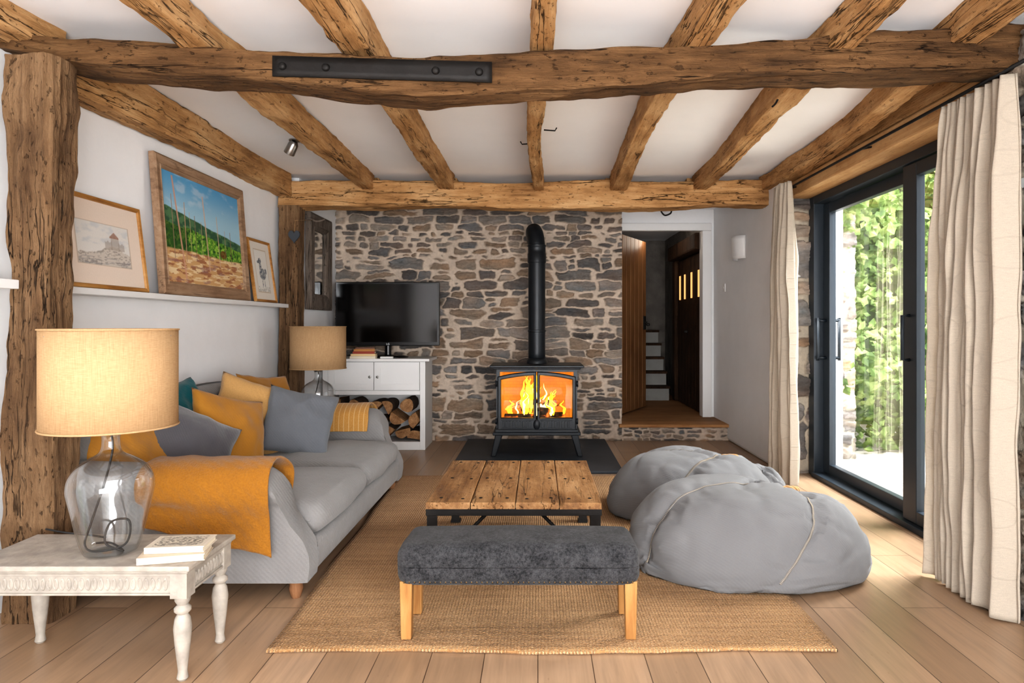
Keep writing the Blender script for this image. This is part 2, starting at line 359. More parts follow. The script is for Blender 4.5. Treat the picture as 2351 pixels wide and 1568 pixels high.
def stonewall(name,W,H,fn,res=.006,seed=1,hr=(.045,.12),mort=MORT,light=1.0,parent=None,gapk=1.0):
    rs=np.random.RandomState(seed); nu=int(W/res);nv=int(H/res)
    U,V=np.meshgrid(np.linspace(0,W,nu+1),np.linspace(0,H,nv+1))
    Uw=U+.05*(fbm(U*6,V*6,seed)-.5)+.026*(fbm(U*26,V*26,seed+5)-.5); Vw=V+.07*(fbm(U*4,V*5,seed+9)-.5)+.022*(fbm(U*22,V*22,seed+15)-.5)
    best=np.full(U.shape,9.0); sec=np.full(U.shape,9.0); size=np.full(U.shape,.05); col=np.zeros(U.shape+(3,)); hgt=np.zeros(U.shape)
    v=-.03
    while v<H+.05:
        h=rs.uniform(*hr); u=-rs.uniform(0,.2)
        while u<W+.1:
            w=h*rs.uniform(1.3,4.4); w=min(w,.38)
            q=rs.rand()
            parts=[(u+w/2,v+h/2,w,h)]
            if h>.085 and q<.4: parts=[(u+w/2,v+h*.3,w,h*.58),(u+w/2,v+h*.8,w,h*.40)]
            elif h>.085 and q<.54: parts=[(u+w*.3,v+h*.5,w*.6,h),(u+w*.8,v+h*.27,w*.4,h*.52),(u+w*.8,v+h*.78,w*.4,h*.44)]
            for (cu,cv,w_,h_) in parts:
                hh=h_*rs.uniform(.9,1.12)
                i0=max(0,int((cu-w_*.95)/res)); i1=min(nu+1,int((cu+w_*.95)/res)+2); j0=max(0,int((cv-hh*1.5-.03)/res)); j1=min(nv+1,int((cv+hh*1.5+.03)/res)+2)
                if i1<=i0 or j1<=j0: continue
                a=rs.uniform(-.12,.12); du=Uw[j0:j1,i0:i1]-cu; dv=Vw[j0:j1,i0:i1]-cv
                x=du*math.cos(a)+dv*math.sin(a); y=-du*math.sin(a)+dv*math.cos(a)
                sk=rs.uniform(-.5,.5); x=x+y*sk
                p=rs.uniform(2.6,6); tap=1+rs.uniform(-.45,.45)*x/(w_/2)
                F=((np.abs(x)/(w_/2))**p+(np.abs(y)*np.clip(tap,.4,2)/(hh/2))**p)**(1/p)
                B=best[j0:j1,i0:i1]; S2=sec[j0:j1,i0:i1]
                m=F<B
                sec[j0:j1,i0:i1]=np.where(m,B,np.minimum(S2,F))
                best[j0:j1,i0:i1]=np.where(m,F,B)
                size[j0:j1,i0:i1]=np.where(m,min(w_,hh),size[j0:j1,i0:i1])
                c=PAL[rs.randint(len(PAL))]*rs.uniform(.70,1.08)*light
                col[j0:j1,i0:i1][m]=c
                hv=.010+rs.uniform(0,.022)+x*rs.uniform(-.12,.12)+y*rs.uniform(-.3,.3)
                hgt[j0:j1,i0:i1]=np.where(m,hv,hgt[j0:j1,i0:i1])
            u+=w
        v+=h
    dist=np.minimum((sec-best)*.5,(1.16-best))*size*.5
    gap=gapk*(.0008+.0095*np.clip(fbm(U*5,V*5,seed+30,2)*1.7-.38,0,1))
    mask=np.clip((dist-gap)/.006,0,1); mask=mask*mask*(3-2*mask)
    rid=np.abs(fbm(U*8,V*38,seed+40)-.5)*2; rough=fbm(U*35,V*60,seed+41)
    D=mask*(hgt+.032*(.5-rid)+.020*(rough-.5))+(1-mask)*.006*(fbm(U*20,V*20,seed+50)-.5)
    tone=(.70+.56*fbm(U*12,V*34,seed+60))*(1-.24*rid)
    C=col*tone[...,None]; tint=fbm(U*6,V*10,seed+70,3)[...,None]
    C=C*(1+(tint-.5)*np.array([.5,.15,-.15]))
    mm=mort*(.8+.35*fbm(U*14,V*14,seed+80))[...,None]
    C=C*mask[...,None]+mm*(1-mask[...,None])
    X,Y,Z=fn(U,V,D)
    co=np.stack([X,Y,Z],-1).reshape(-1,3)
    idx=np.arange((nu+1)*(nv+1)).reshape(nv+1,nu+1)
    F=np.stack([idx[:-1,:-1],idx[:-1,1:],idx[1:,1:],idx[1:,:-1]],-1).reshape(-1,4)
    return rawgrid(name,co,F,C.reshape(-1,3),M['stone'],parent)
def rawgrid(name,co,F,C,mat,parent=None,local=False,smooth=True):
    me=bpy.data.meshes.new(name); me.vertices.add(len(co)); me.vertices.foreach_set("co",co.astype(np.float32).ravel())
    me.loops.add(len(F)*4); me.loops.foreach_set("vertex_index",F.astype(np.int32).ravel())
    me.polygons.add(len(F)); me.polygons.foreach_set("loop_start",np.arange(len(F),dtype=np.int32)*4); me.polygons.foreach_set("loop_total",np.full(len(F),4,dtype=np.int32))
    me.update(calc_edges=True); me.validate()
    at=me.color_attributes.new("Col",'FLOAT_COLOR','POINT'); at.data.foreach_set("color",np.concatenate([np.clip(C,0,1),np.ones((len(C),1))],1).astype(np.float32).ravel())
    if smooth: me.polygons.foreach_set("use_smooth",[True]*len(me.polygons))
    me.materials.append(mat); o=bpy.data.objects.new(name,me); COL.objects.link(o); return par(o,parent,local)
# ------------------------------------------------------------------ beam
def beam(name,p0,p1,w,h,mat,seed=0,amp=.012,shape=None,label=None,category='beam',group=None,parent=None,step=.03,corner=.006,kind=None,hack=1.0):
    p0=Vector(p0);p1=Vector(p1); L=(p1-p0).length; X=(p1-p0).normalized()
    up=Vector((0,0,1)) if abs(X.z)<.8 else Vector((0,1,0)); Y=up.cross(X).normalized(); Z=X.cross(Y)
    n=max(6,int(L/step)); ring=[]
    k=9; r=corner
    def side(a,b): return [(a[0]+(b[0]-a[0])*i/k,a[1]+(b[1]-a[1])*i/k) for i in range(k)]
    hw=w/2;hh=h/2
    pts=[(-hw+r,-hh),(hw-r,-hh),(hw,-hh+r),(hw,hh-r),(hw-r,hh),(-hw+r,hh),(-hw,hh-r),(-hw,-hh+r)]
    for i in range(8):
        a=pts[i];b=pts[(i+1)%8]
        if i%2==0: ring+=side(a,b)
        else: ring+=[a]
    m=len(ring);V=[];F=[]
    for i in range(n+1):
        t=i/n; x=L*t
        oy=oz=0;sy=sz=1
        if shape: oy,oz,sy,sz=shape(t)
        for (y,z) in ring:
            d=noise.noise(Vector((x*1.1,y*2+seed*7.3,z*2+seed*3.1)))*amp*1.2
            d+=-abs(noise.noise(Vector((x*3.2,y*7+seed,z*7))))*amp*1.0*hack
            d+=noise.noise(Vector((x*3.5,y*55+seed*3,z*55)))*amp*.6
            d+=noise.noise(Vector((x*14,y*16+seed*3,z*16)))*amp*.5
            ce=min(abs(abs(y)-hw),9)+min(abs(abs(z)-hh),9)
            if ce<.02: d-=max(0,noise.noise(Vector((x*2.3+seed,y*3,z*3))))*amp*1.3*(1-ce/.02)
            ln=math.hypot(y,z) or 1
            V.append((x,y*sy+oy+y/ln*d,z*sz+oz+z/ln*d))
    for i in range(n):
        for j in range(m):
            j2=(j+1)%m; F.append((i*m+j,i*m+j2,(i+1)*m+j2,(i+1)*m+j))
    F.append(tuple(range(m))[::-1]); F.append(tuple(n*m+j for j in range(m)))
    o=mesh(name,V,F,mat,True)
    R=Matrix((X,Y,Z)).transposed().to_4x4(); o.matrix_world=Matrix.Translation(p0)@R
    tag(o,label,category,group,kind)
    return sharp(o,32)
# ================================================================== CAMERA
cam=bpy.data.cameras.new("camera"); co=bpy.data.objects.new("camera",cam); COL.objects.link(co); SC.camera=co
co.location=(0,0,1.15); co.rotation_euler=(math.pi/2,0,0); cam.lens=24.0; cam.sensor_width=36; cam.shift_x=-.0253; cam.shift_y=-.0166; cam.clip_start=.05
# ================================================================== BEAN BAG SIMULATION (cloth sewn in panels, then frozen)
def simbag(a,b,h,P,smin,smax,bend,seed,axis,npan,A,B,H,rot0=0,fr=42,tens=15,sub=6,neckr=.22,seamw=.06,seamk=.36):
    me=bpy.data.meshes.new('bagsim'); bm=bmesh.new(); bmesh.ops.create_icosphere(bm,subdivisions=sub,radius=1.0)
    N=Vector(axis).normalized(); U=N.orthogonal().normalized(); U=(U*math.cos(rot0)+N.cross(U)*math.sin(rot0)); V=N.cross(U); W=[];dirs=[]
    for v in bm.verts:
        d=v.co.copy(); dirs.append(d); c=d.dot(N); an=math.atan2(d.dot(V),d.dot(U)); s=math.sqrt(max(0,1-c*c))
        dist=min(abs(((an-k*2*math.pi/npan+math.pi)%(2*math.pi))-math.pi) for k in range(npan))*s
        w=seamk*max(0,1-dist/seamw)
        ang=math.acos(max(-1,min(1,c)))
        if ang<neckr: w=max(w,min(1,(neckr-ang)/.12))
        W.append(w)
    for v in bm.verts:
        d=v.co.copy(); d.x*=a; d.y*=b; d.z*=h; d*=1+.05*noise.noise(v.co*2+Vector((seed,0,0)))+.006*noise.noise(v.co*12)
        v.co=d+Vector((0,0,h*1.05+.02))
    bm.to_mesh(me); bm.free(); o=bpy.data.objects.new('bagsim',me); COL.objects.link(o)
    vg=o.vertex_groups.new(name='s')
    for i,w in enumerate(W):
        if w>0: vg.add([i],w,'REPLACE')
    pm=bpy.data.meshes.new('pl'); pm.from_pydata([(-3,-3,0),(3,-3,0),(3,3,0),(-3,3,0)],[],[(0,1,2,3)]); fl2=bpy.data.objects.new('pl',pm); COL.objects.link(fl2)
    fl2.modifiers.new('c','COLLISION'); fl2.collision.thickness_outer=.005; fl2.collision.cloth_friction=20
    m=o.modifiers.new('cloth','CLOTH'); s=m.settings
    s.quality=6; s.mass=.15; s.tension_stiffness=tens; s.compression_stiffness=tens; s.shear_stiffness=tens*.6; s.bending_stiffness=bend
    s.tension_damping=8; s.compression_damping=8; s.shear_damping=8; s.bending_damping=1; s.air_damping=2
    s.use_pressure=True; s.uniform_pressure_force=P; s.shrink_min=smin; s.shrink_max=smax; s.vertex_group_shrink='s'
    m.collision_settings.use_self_collision=False; m.collision_settings.collision_quality=2; m.collision_settings.distance_min=.005
    m.point_cache.frame_start=1; m.point_cache.frame_end=fr+5
    SC.frame_start=1; SC.frame_end=fr
    for f in range(1,fr+1): SC.frame_set(f)
    dg=bpy.context.evaluated_depsgraph_get(); me2=bpy.data.meshes.new_from_object(o.evaluated_get(dg))
    bpy.data.objects.remove(o); bpy.data.objects.remove(fl2); SC.frame_set(1)
    co_=np.array([v.co[:] for v in me2.vertices]); mn=co_.min(0); mx=co_.max(0); c=(mn+mx)/2
    co_[:,0]=(co_[:,0]-c[0])*2*A/(mx[0]-mn[0]); co_[:,1]=(co_[:,1]-c[1])*2*B/(mx[1]-mn[1]); zz=(co_[:,2]-mn[2])/(mx[2]-mn[2])
    # slump: flatten the crown, fill the shoulders
    zf=np.where(zz>.62,.62+(zz-.62)*(1-.55*np.clip((zz-.62)/.38,0,1)),zz); zf=zf/zf.max(); co_[:,2]=zf*H
    rr=1+.06*np.sin(np.clip(zf,0,1)*math.pi*.9); co_[:,0]*=rr; co_[:,1]*=rr
    co_[:,0]*=A/np.abs(co_[:,0]).max(); co_[:,1]*=B/np.abs(co_[:,1]).max()
    me2.vertices.foreach_set('co',co_.ravel()); me2.update()
    kd=kdtree.KDTree(len(dirs)); [kd.insert(d,i) for i,d in enumerate(dirs)]; kd.balance()
    neck=Vector(co_[kd.find(N)[1]])
    # fabric creases
    for v in me2.vertices:
        p=v.co; z=p.z
        if z<.03: continue
        dn=math.hypot(p.x-neck.x,p.y-neck.y); mk=min(1,(z-.03)/.08)
        n1=noise.noise(Vector((p.x*3.2+seed,p.y*3.6,p.z*5))); n2=noise.noise(Vector((p.x*7+3,p.y*6+seed,p.z*9)))
        v_=-(.007+.016*math.exp(-(dn/.28)**2))*math.exp(-(n1/.09)**2)-(.003+.009*math.exp(-(dn/.25)**2))*math.exp(-(n2/.08)**2)+.010*noise.noise(Vector((p.x*5,p.y*5+seed,p.z*5)))
        nn=v.normal; co_[v.index]=(p+nn*v_*mk)[:]
    co_[:,2]=np.maximum(co_[:,2],0)
    me2.vertices.foreach_set('co',co_.ravel()); me2.update()
    seams=[]
    for k in range(npan):
        an=k*2*math.pi/npan; P_=[]
        for q in range(90):
            th=.26+2.5*q/90; d=N*math.cos(th)+(U*math.cos(an)+V*math.sin(an))*math.sin(th)
            ps=[Vector(co_[i]) for (_,i,_) in kd.find_n(d,5)]; P_.append(sum(ps,Vector())/5)
        for _ in range(2): P_=[P_[0]]+[(P_[i-1]+P_[i]*2+P_[i+1])/4 for i in range(1,len(P_)-1)]+[P_[-1]]
        seams.append(P_)
    neck=Vector(co_[kd.find(N)[1]])
    me2.polygons.foreach_set("use_smooth",[True]*len(me2.polygons)); me2.materials.clear(); me2.materials.append(M['bag'])
    return me2,seams,neck
def beanbag(loc,rz,label,**kw):
    E=empty('bean_bag',loc,label,"bean bag","grey bean bags",rz=rz)
    me,seams,neck=simbag(**kw); me.name='bag_body'
    o=bpy.data.objects.new('bag_body',me); COL.objects.link(o); o.parent=E
    c0=Vector((0,0,.15))
    for P in seams:
        ss=[]
        P2=smoothpath(P[::2],4)
        vis=[p for p in P2 if p.z>.05]
        if len(vis)<10: continue
        tube('seam_piping',vis,.004,M['bag'],E,8,False,True)
        for i in range(2,len(vis)-1,1):
            t1=(vis[i+1]-vis[i-1]); 
            if t1.length<1e-6: continue
            t1.normalize(); n_=(vis[i]-c0).normalized(); sd=t1.cross(n_).normalized()*.006
            ss.append(([vis[i]-sd+n_*.002,vis[i]+n_*.005,vis[i]+sd+n_*.002],.0012))
        x=tubes('seam_stitching',ss,M['stitch'],E,6,True); x["kind"]="stuff"
    nx,ny,cnt=neck
    hp=[(nx-.07,ny-.05,cnt+.0),(nx-.04,ny-.07,cnt+.035),(nx+.03,ny-.07,cnt+.04),(nx+.07,ny-.05,cnt+.03),(nx+.09,ny-.0,cnt-.0)]
    base=smoothpath(hp,8); V=[];F=[]
    for s in range(3):
        pts=[p+Vector((0,math.cos(i*.55+s*2.09)*.007,math.sin(i*.55+s*2.09)*.007)) for i,p in enumerate(base)]
        v,f=tube_data(pts,.007,8); n=len(V); V+=v; F+=[tuple(q+n for q in ff) for ff in f]
    mesh('rope_handle',V,F,M['rope'],True,E,True)
    return E
beanbag((.99,3.27,.014),0,"broad slumped grey cotton bean bag with blanket-stitched seams",
  a=.52,b=.42,h=.22,P=7,smin=-.36,smax=.40,bend=.15,seed=6,axis=(.42,.22,.86),npan=5,A=.56,B=.44,H=.385,rot0=.3,seamk=.20,neckr=.20)
beanbag((.97,4.20,.014),.1,"slumped grey cotton bean bag closer to the hearth",
  a=.52,b=.42,h=.22,P=7,smin=-.36,smax=.40,bend=.15,seed=11,axis=(.40,.1,.9),npan=5,A=.57,B=.44,H=.365,rot0=.9,seamk=.20,neckr=.20)
# ================================================================== STRUCTURE
WL=-2.14; CEIL=2.375
def struct(o): o["kind"]="structure"; return o
struct(box('floor',-2.35,2.35,-2.3,6.9,-.1,0,M['floor']))
def ceilf(u,v):
    x=-2.4+4.9*u; y=-2.3+13*v; return (x,y,CEIL+.012*nz(x*1.5,y*1.2,0))
struct(grid('ceiling',ceilf,50,110,M['ceil'],thick=.1,off=1))
struct(box('ceiling_slab',-2.5,2.5,-2.4,10.8,CEIL+.13,CEIL+.2,M['ceil']))
o=boxes('wall_left',[(WL-.15,WL,-2.3,5.72,0,CEIL+.12),(WL-.15,-2.0,5.72,6.9,0,CEIL+.12)],M['plaster']); struct(o)
struct(box('wall_rear',-2.3,2.3,-2.45,-2.3,0,CEIL+.12,M['plaster']))
o=stonewall('wall_back',2.84,2.42,lambda U,V,D:(-2.01+U,6.77-D,V),.006,3,hr=(.042,.122)); struct(o)
struct(boxes('wall_back_core',[(-2.1,.83,6.79,7.3,0,CEIL+.1)],M['plaster']))
NE=2.92
struct(boxes('wall_right',[(1.88,2.38,5.3,7.36,0,CEIL+.1),(1.93,2.38,-2.3,NE-.02,0,CEIL+.1),(2.18,2.38,NE-.03,5.35,2.22,CEIL+.1)],M['plaster'],bw=.03))
LM=np.array(lin(214,202,184)[:3])
o=stonewall('wall_reveal',.32,2.25,lambda U,V,D:(1.87+U,5.29-D,V),.007,21,hr=(.12,.3),mort=LM,light=1.3,gapk=2.2); struct(o)
o=stonewall('wall_right_stone',2.6,2.3,lambda U,V,D:(1.92-D,.32+U,V),.010,22,hr=(.1,.25),mort=LM,light=1.1,gapk=2.2); struct(o)
o=stonewall('wall_near_reveal',.3,2.25,lambda U,V,D:(1.91+U,NE-.01+D*.8,V),.01,23,hr=(.1,.25),light=1.2); struct(o)
o=stonewall('wall_step',1.07,.135,lambda U,V,D:(.82+U,6.775-D*.7,V),.006,31,hr=(.04,.07)); struct(o)
struct(box('floor_hall',.8,1.9,6.78,10.4,-.05,.118,M['floor']))
o=box('trim_1',.80,1.885,6.715,6.95,.135,.165,oak('step_oak',lin(142,98,60),lin(174,130,88),lin(190,148,106),axis='X',crack=.2,bd=.001)); bevel(o,.006); struct(o)
struct(boxes('floor_landing',[(.8,1.9,6.95,10.4,.12,.163)],oak('landing_oak',lin(118,84,54),lin(152,114,78),lin(170,132,94),axis='X',crack=.2,bd=.001)))
struct(boxes('wall_door',[(.80,.885,7.3,7.4,.16,2.16),(1.77,1.9,7.3,7.4,.16,2.16),(.8,1.9,7.3,7.4,2.16,CEIL+.1)],M['plaster']))
o=boxes('trim_2',[(.845,.895,7.27,7.298,.163,2.15),(1.755,1.85,7.27,7.298,.163,2.15),(.845,1.85,7.265,7.298,2.15,2.23),(1.755,1.769,7.3,7.42,.163,2.155),(.886,.897,7.3,7.42,.163,2.155)],M['white']); bevel(o,.005); struct(o)
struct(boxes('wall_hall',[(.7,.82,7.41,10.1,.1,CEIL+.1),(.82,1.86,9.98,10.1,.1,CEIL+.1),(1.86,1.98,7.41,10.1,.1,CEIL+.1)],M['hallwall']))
d1=empty('door_1',(.9,7.42,.17),"open oak plank door to the hallway","door",kind="structure")
d1.rotation_euler=(0,0,math.atan2(.70,.36))
lst=[(i*.135,(i+1)*.135-.004,-.02,.02,0.01,1.96) for i in range(6)]
boxes('door_leaf',lst,M['doorwood'],d1,.004,True)
boxes('ledge',[(.03,.78,.021,.045,.25,.37),(.03,.78,.021,.045,.95,1.07),(.03,.78,.021,.045,1.65,1.77)],M['doorwood'],d1,.004,True)
boxes('door_latch',[(.70,.76,-.035,-.021,.92,1.08),(.71,.75,-.06,-.036,1.0,1.015)],M['iron'],d1,.002,True)
lathe('door_handle',[(0,-.02),(.018,-.015),(.024,0),(.018,.015),(0,.02)],(.735,-.07,.98),M['iron'],d1,16,True)
d2=empty('door_2',(1.83,7.5,.165),"dark old plank door with slit windows","door",kind="structure")
lst=[]
ys=np.linspace(7.47,8.78,9)
for i in range(8): lst.append((1.80,1.835,ys[i]+.003,ys[i+1]-.003,.17,1.95))
boxes('door_leaf',lst,M['olddoor'],d2,.004)
boxes('door_window',[(1.79,1.799,y-.028,y+.028,1.46,1.76) for y in (7.62,7.98,8.34,8.62)],emis('amber_pane',(1,.5,.18,1),.6),d2)
boxes('door_knob',[(1.76,1.80,8.2,8.23,1.05,1.08)],M['iron'],d2,.004)
o=boxes('trim_3',[(1.70,1.86,7.42,8.95,1.97,2.15),(1.76,1.86,8.8,8.95,.165,1.969)],M['olddoor']); bevel(o,.02); struct(o)
st=[];tr=[]
for i in range(5):
    y=8.85+i*.2; z=.17+(i+1)*.18
    st.append((1.0,1.70,y,9.96,.165 if i==0 else z-.179,z-.031)); tr.append((1.0,1.71,y-.025,min(9.96,y+.24),z-.03,z))
S=empty('staircase',(1.3,8.85,.165),"white-riser cottage staircase with dark wooden treads","staircase")
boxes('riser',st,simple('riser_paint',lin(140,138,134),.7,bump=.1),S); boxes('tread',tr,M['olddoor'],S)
# ================================================================== BEAMS
def mainshape(t):
    X=-2.25+4.5*t
    px=1235+X*570
    top=interp(px,[0,200,450,700,850,1000,1200,1400,1600,1900,2351],[72,86,103,120,127,125,116,108,98,74,50])
    bot=interp(px,[0,200,400,640,850,960,1150,1400,1500,1650,1850,2100,2351],[146,184,206,218,243,252,245,231,226,210,204,197,190])
    zt=1.15+(745-top)/583; zb=1.15+(745-bot)/545
    h=zt-zb; return (0,(zt+zb)/2-2.15,1,h/.2)
beam('ceiling_beam',(-2.25,2.79,2.15),(2.25,2.79,2.15),.2,.2,M['oakdark'],1,.014,mainshape,"dark old oak crossbeam with cracks, gently sagging across the room",step=.02,corner=.012)
E=empty('iron_strap',(-.6,2.66,2.15),"flat black iron strap bolted across the old crossbeam","iron strap")
def sx(u,v):
    X=-1.04+.86*u; return (X,2.676,2.203-.025*u-.08*(1-v))
grid('strap_plate',sx,30,3,M['iron'],E,.007)
for X in (-1.0,-.83,-.40,-.23):
    z=2.162-.025*(X+1.04)/.86
    o=lathe('bolt',[(0,.012),(.009,.011),(.014,.007),(.016,0),(.016,-.004)],(0,0,0),M['iron'],None,14); o.matrix_world=Matrix.Translation((X,2.671,z))@Matrix.Rotation(math.pi/2,4,'X'); par(o,E)
def bs(t): return (0.0,.010*math.sin(t*9)+.006*math.sin(t*23),1+.05*math.sin(t*14),1+.06*math.sin(t*11+1))
beam('ceiling_beam',(-2.12,5.66,2.215),(2.0,5.66,2.215),.2,.215,M['oak'],2,.013,bs,"golden oak crossbeam in front of the stone wall",step=.028)
def js(a): 
    return lambda t:(a*.008*math.sin(t*7+a),.008*math.sin(t*5+a*2),1+.08*math.sin(t*8+a*3),1)
J=[(-1.36,-1.385,.115),(-.745,-.735,.12),(0,0,.085),(.635,.62,.115),(1.24,1.30,.12),(1.74,1.90,.13)]
for i,(a,b,w) in enumerate(J):
    x0=a-(b-a)/2.5*1.5
    beam('ceiling_joist',(x0,1.2,2.312),(b,5.62,2.312),w,.14,M['oak'],10+i,.012,js(i+1),"rough-hewn golden oak ceiling joist",group="oak ceiling joists")
for i,(a,b,w) in enumerate(J[:5]):
    beam('ceiling_joist',(b,5.7,2.33),(b,6.72,2.33),w,.09,M['oak'],30+i,.006,None,"short oak joist end running to the stone wall",group="oak joist ends")
beam('wall_plate',(-2.07,2.85,2.27),(-2.07,5.56,2.29),.13,.2,M['oak'],40,.013,js(2),"oak wall plate along the white wall")
beam('wall_plate',(-2.06,1.2,2.335),(-2.06,2.86,2.335),.15,.12,M['oak'],42,.012,js(3),"oak wall plate above the weathered post")
beam('wall_plate',(2.03,1.2,2.315),(2.03,5.56,2.315),.18,.14,M['oak'],41,.008,None,"oak wall plate above the glazed doors")
o=boxes('window_lintel',[(1.93,2.30,2.72,5.3,2.12,2.235)],M['lintel'],None,.012); tag(o,"pale timber lintel above the sliding glass doors","lintel")
beam('oak_post',(-1.965,2.70,0),(-1.965,2.70,2.19),.175,.165,M['oakpost'],50,.018,lambda t:(.0,-.0,1.08+.14*max(0,.5-t)+.03*math.sin(t*9)+.05*max(0,t-.8),1.0),"thick weathered oak post with deep cracks","post",step=.02,corner=.01)
beam('oak_post',(-2.03,5.63,0),(-2.03,5.63,2.12),.16,.18,M['oakpost'],51,.010,None,"oak post under the crossbeam beside the mirror","post")
for i,(x,y,dx) in enumerate(((-.05,4.3,-1),(.05,4.0,1))):
    o=tube('beam_nail',[(x-dx*.015,y,2.29),(x+dx*.05,y,2.285),(x+dx*.06,y-.01,2.30)],.004,M['iron'],None,6); tag(o,"bent iron nail in the central joist","nail",group="nails in the joists")
o=tube('beam_nail',smoothpath([(1.17,3.3,2.26),(1.15,3.3,2.22),(1.13,3.29,2.20)],4),.005,M['iron'],None,6); tag(o,"bent iron nail under a joist","nail",group="nails in the joists")
o=tube('iron_hook',smoothpath([(1.26,7.0,2.38),(1.26,7.0,2.32),(1.30,7.0,2.27),(1.36,7.0,2.29),(1.37,7.0,2.33)],6),.008,M['iron'],None,8); tag(o,"black iron hook hanging from the ceiling","hook")
E=empty('ceiling_spotlight',(-1.6,4.5,2.37),"small brushed steel spotlight on the ceiling","spotlight")
lathe('base_plate',[(.04,2.36),(.04,2.375)],(-1.6,4.5,0),M['steel'],E,20)
tube('arm',[(-1.6,4.5,2.36),(-1.61,4.5,2.33)],.006,M['steel'],E,8)
o=lathe('spotlight_head',[(0,.05),(.02,.05),(.032,.03),(.036,-.04),(.03,-.04),(.025,.02),(0,.02)],(0,0,0),M['steel'],None,20)
o.matrix_world=Matrix.Translation((-1.62,4.49,2.31))@Matrix.Rotation(math.radians(35),4,'Y')@Matrix.Rotation(math.radians(20),4,'X'); par(o,E)
# ================================================================== SLIDING WINDOW
W=empty('window_1',(2.1,3.9,0),"anthracite sliding glass doors to the garden","sliding door",kind="structure")
boxes('frame',[(2.09,2.22,5.17,5.27,0,2.12),(2.09,2.22,NE-.02,NE+.04,0,2.12),(2.09,2.22,NE+.04,5.17,2.06,2.12),(2.07,2.25,NE+.04,5.17,0,.035)],M['anth'],W,.004)
boxes('sliding_frame',[(2.16,2.21,5.06,5.165,.04,2.055),(2.16,2.21,3.93,4.02,.04,2.055),(2.16,2.21,4.02,5.06,1.98,2.055),(2.16,2.21,4.02,5.06,.04,.11)],M['anth'],W,.004)
boxes('fixed_frame',[(2.10,2.15,3.79,3.93,.04,2.055),(2.10,2.15,NE+.045,NE+.13,.04,2.055),(2.10,2.15,NE+.13,3.79,1.98,2.055),(2.10,2.15,NE+.13,3.79,.04,.11)],M['anth'],W,.004)
mesh('glass_pane',[(2.185,4.02,.11),(2.185,5.06,.11),(2.185,5.06,1.98),(2.185,4.02,1.98)],[(0,1,2,3)],M['glass'],False,W)
mesh('glass_pane',[(2.125,NE+.13,.11),(2.125,3.79,.11),(2.125,3.79,1.98),(2.125,NE+.13,1.98)],[(0,1,2,3)],M['glass'],False,W)
for X,s in ((2.10,1),(2.26,-1)):
    xb=2.16 if s>0 else 2.21
    tube('door_handle',[(xb,5.12,1.18),(X,5.12,1.18),(X,5.12,1.2),(X,5.12,.88),(X,5.12,.90),(xb,5.12,.90)],.012,M['anth'],W,8)
tube('door_handle',[(2.10,3.86,1.2),(2.06,3.86,1.2),(2.06,3.86,.95),(2.10,3.86,.95)],.01,M['anth'],W,8)
R=empty('curtain_rail',(1.88,3.9,2.17),"thin black metal curtain rail below the lintel","curtain rail")
tube('rail',[(1.87,2.62,2.165),(1.87,5.2,2.165)],.008,M['iron'],R,8)
for y in (2.8,3.95,5.1): tube('bracket',[(1.94,y,2.18),(1.87,y,2.165)],.006,M['iron'],R,8)
def curtain(name,y0,y1,xc,amp,folds,label,seed,zt=2.15,zb=.012,tw=.7,anchor=.5,spread=0):
    def f(u,v):
        z=zt-(zt-zb)*v
        wd=(tw+(1-tw)*min(1,v*1.2)**.8)+spread*v; ya=y0+(y1-y0)*anchor; y=ya+(u-anchor)*(y1-y0)*wd
        ph=folds*2*math.pi*u+1.3*math.sin(u*9+seed)+1.6*nz(u*4,v*1.4,seed)
        a=amp*(.55+.45*min(1,v*4))*(1+1.0*nz(u*5,v*1.0,seed+4))
        x=xc+a*math.sin(ph)+.35*a*math.sin(2.3*ph+seed)+.016*nz(u*12,v*5,seed+2)+.006*nz(u*30,v*14,seed)
        y+=.5*a*math.cos(ph+1)*.6+.014*nz(u*8,v*3,seed+8)
        return (x,y,z+(.012*nz(u*20,9,seed) if v>.98 else 0))
    o=grid(name,f,int(folds*24),90,M['curt'],None,.004); tag(o,label,"curtain"); return o
curtain('curtain',2.61,3.12,1.81,.038,10,"long gathered cream linen curtain hanging against the stone wall",1,zt=2.11,anchor=.0,tw=.78)
curtain('curtain',4.78,5.18,1.79,.038,8,"gathered cream linen curtain hanging by the plastered wall",5,zt=2.17,spread=.12)
E=empty('wall_sconce',(1.88,6.3,1.7),"white half-cylinder ceramic wall light","wall light")
def sc(u,v):
    a=math.pi*u; r=.075+.01*v; return (1.879-r*math.sin(a),6.3-.12*math.cos(a),1.75+.21*v)
grid('sconce_shade',sc,24,6,M['white'],E,.008); box('sconce_plate',1.868,1.88,6.24,6.36,1.78,1.92,M['white'],E)
o=boxes('light_switch',[(1.872,1.882,6.84,6.92,1.48,1.56),(1.868,1.8719,6.87,6.89,1.51,1.53)],M['white']); tag(o,"small white light switch on the plastered wall","light switch")
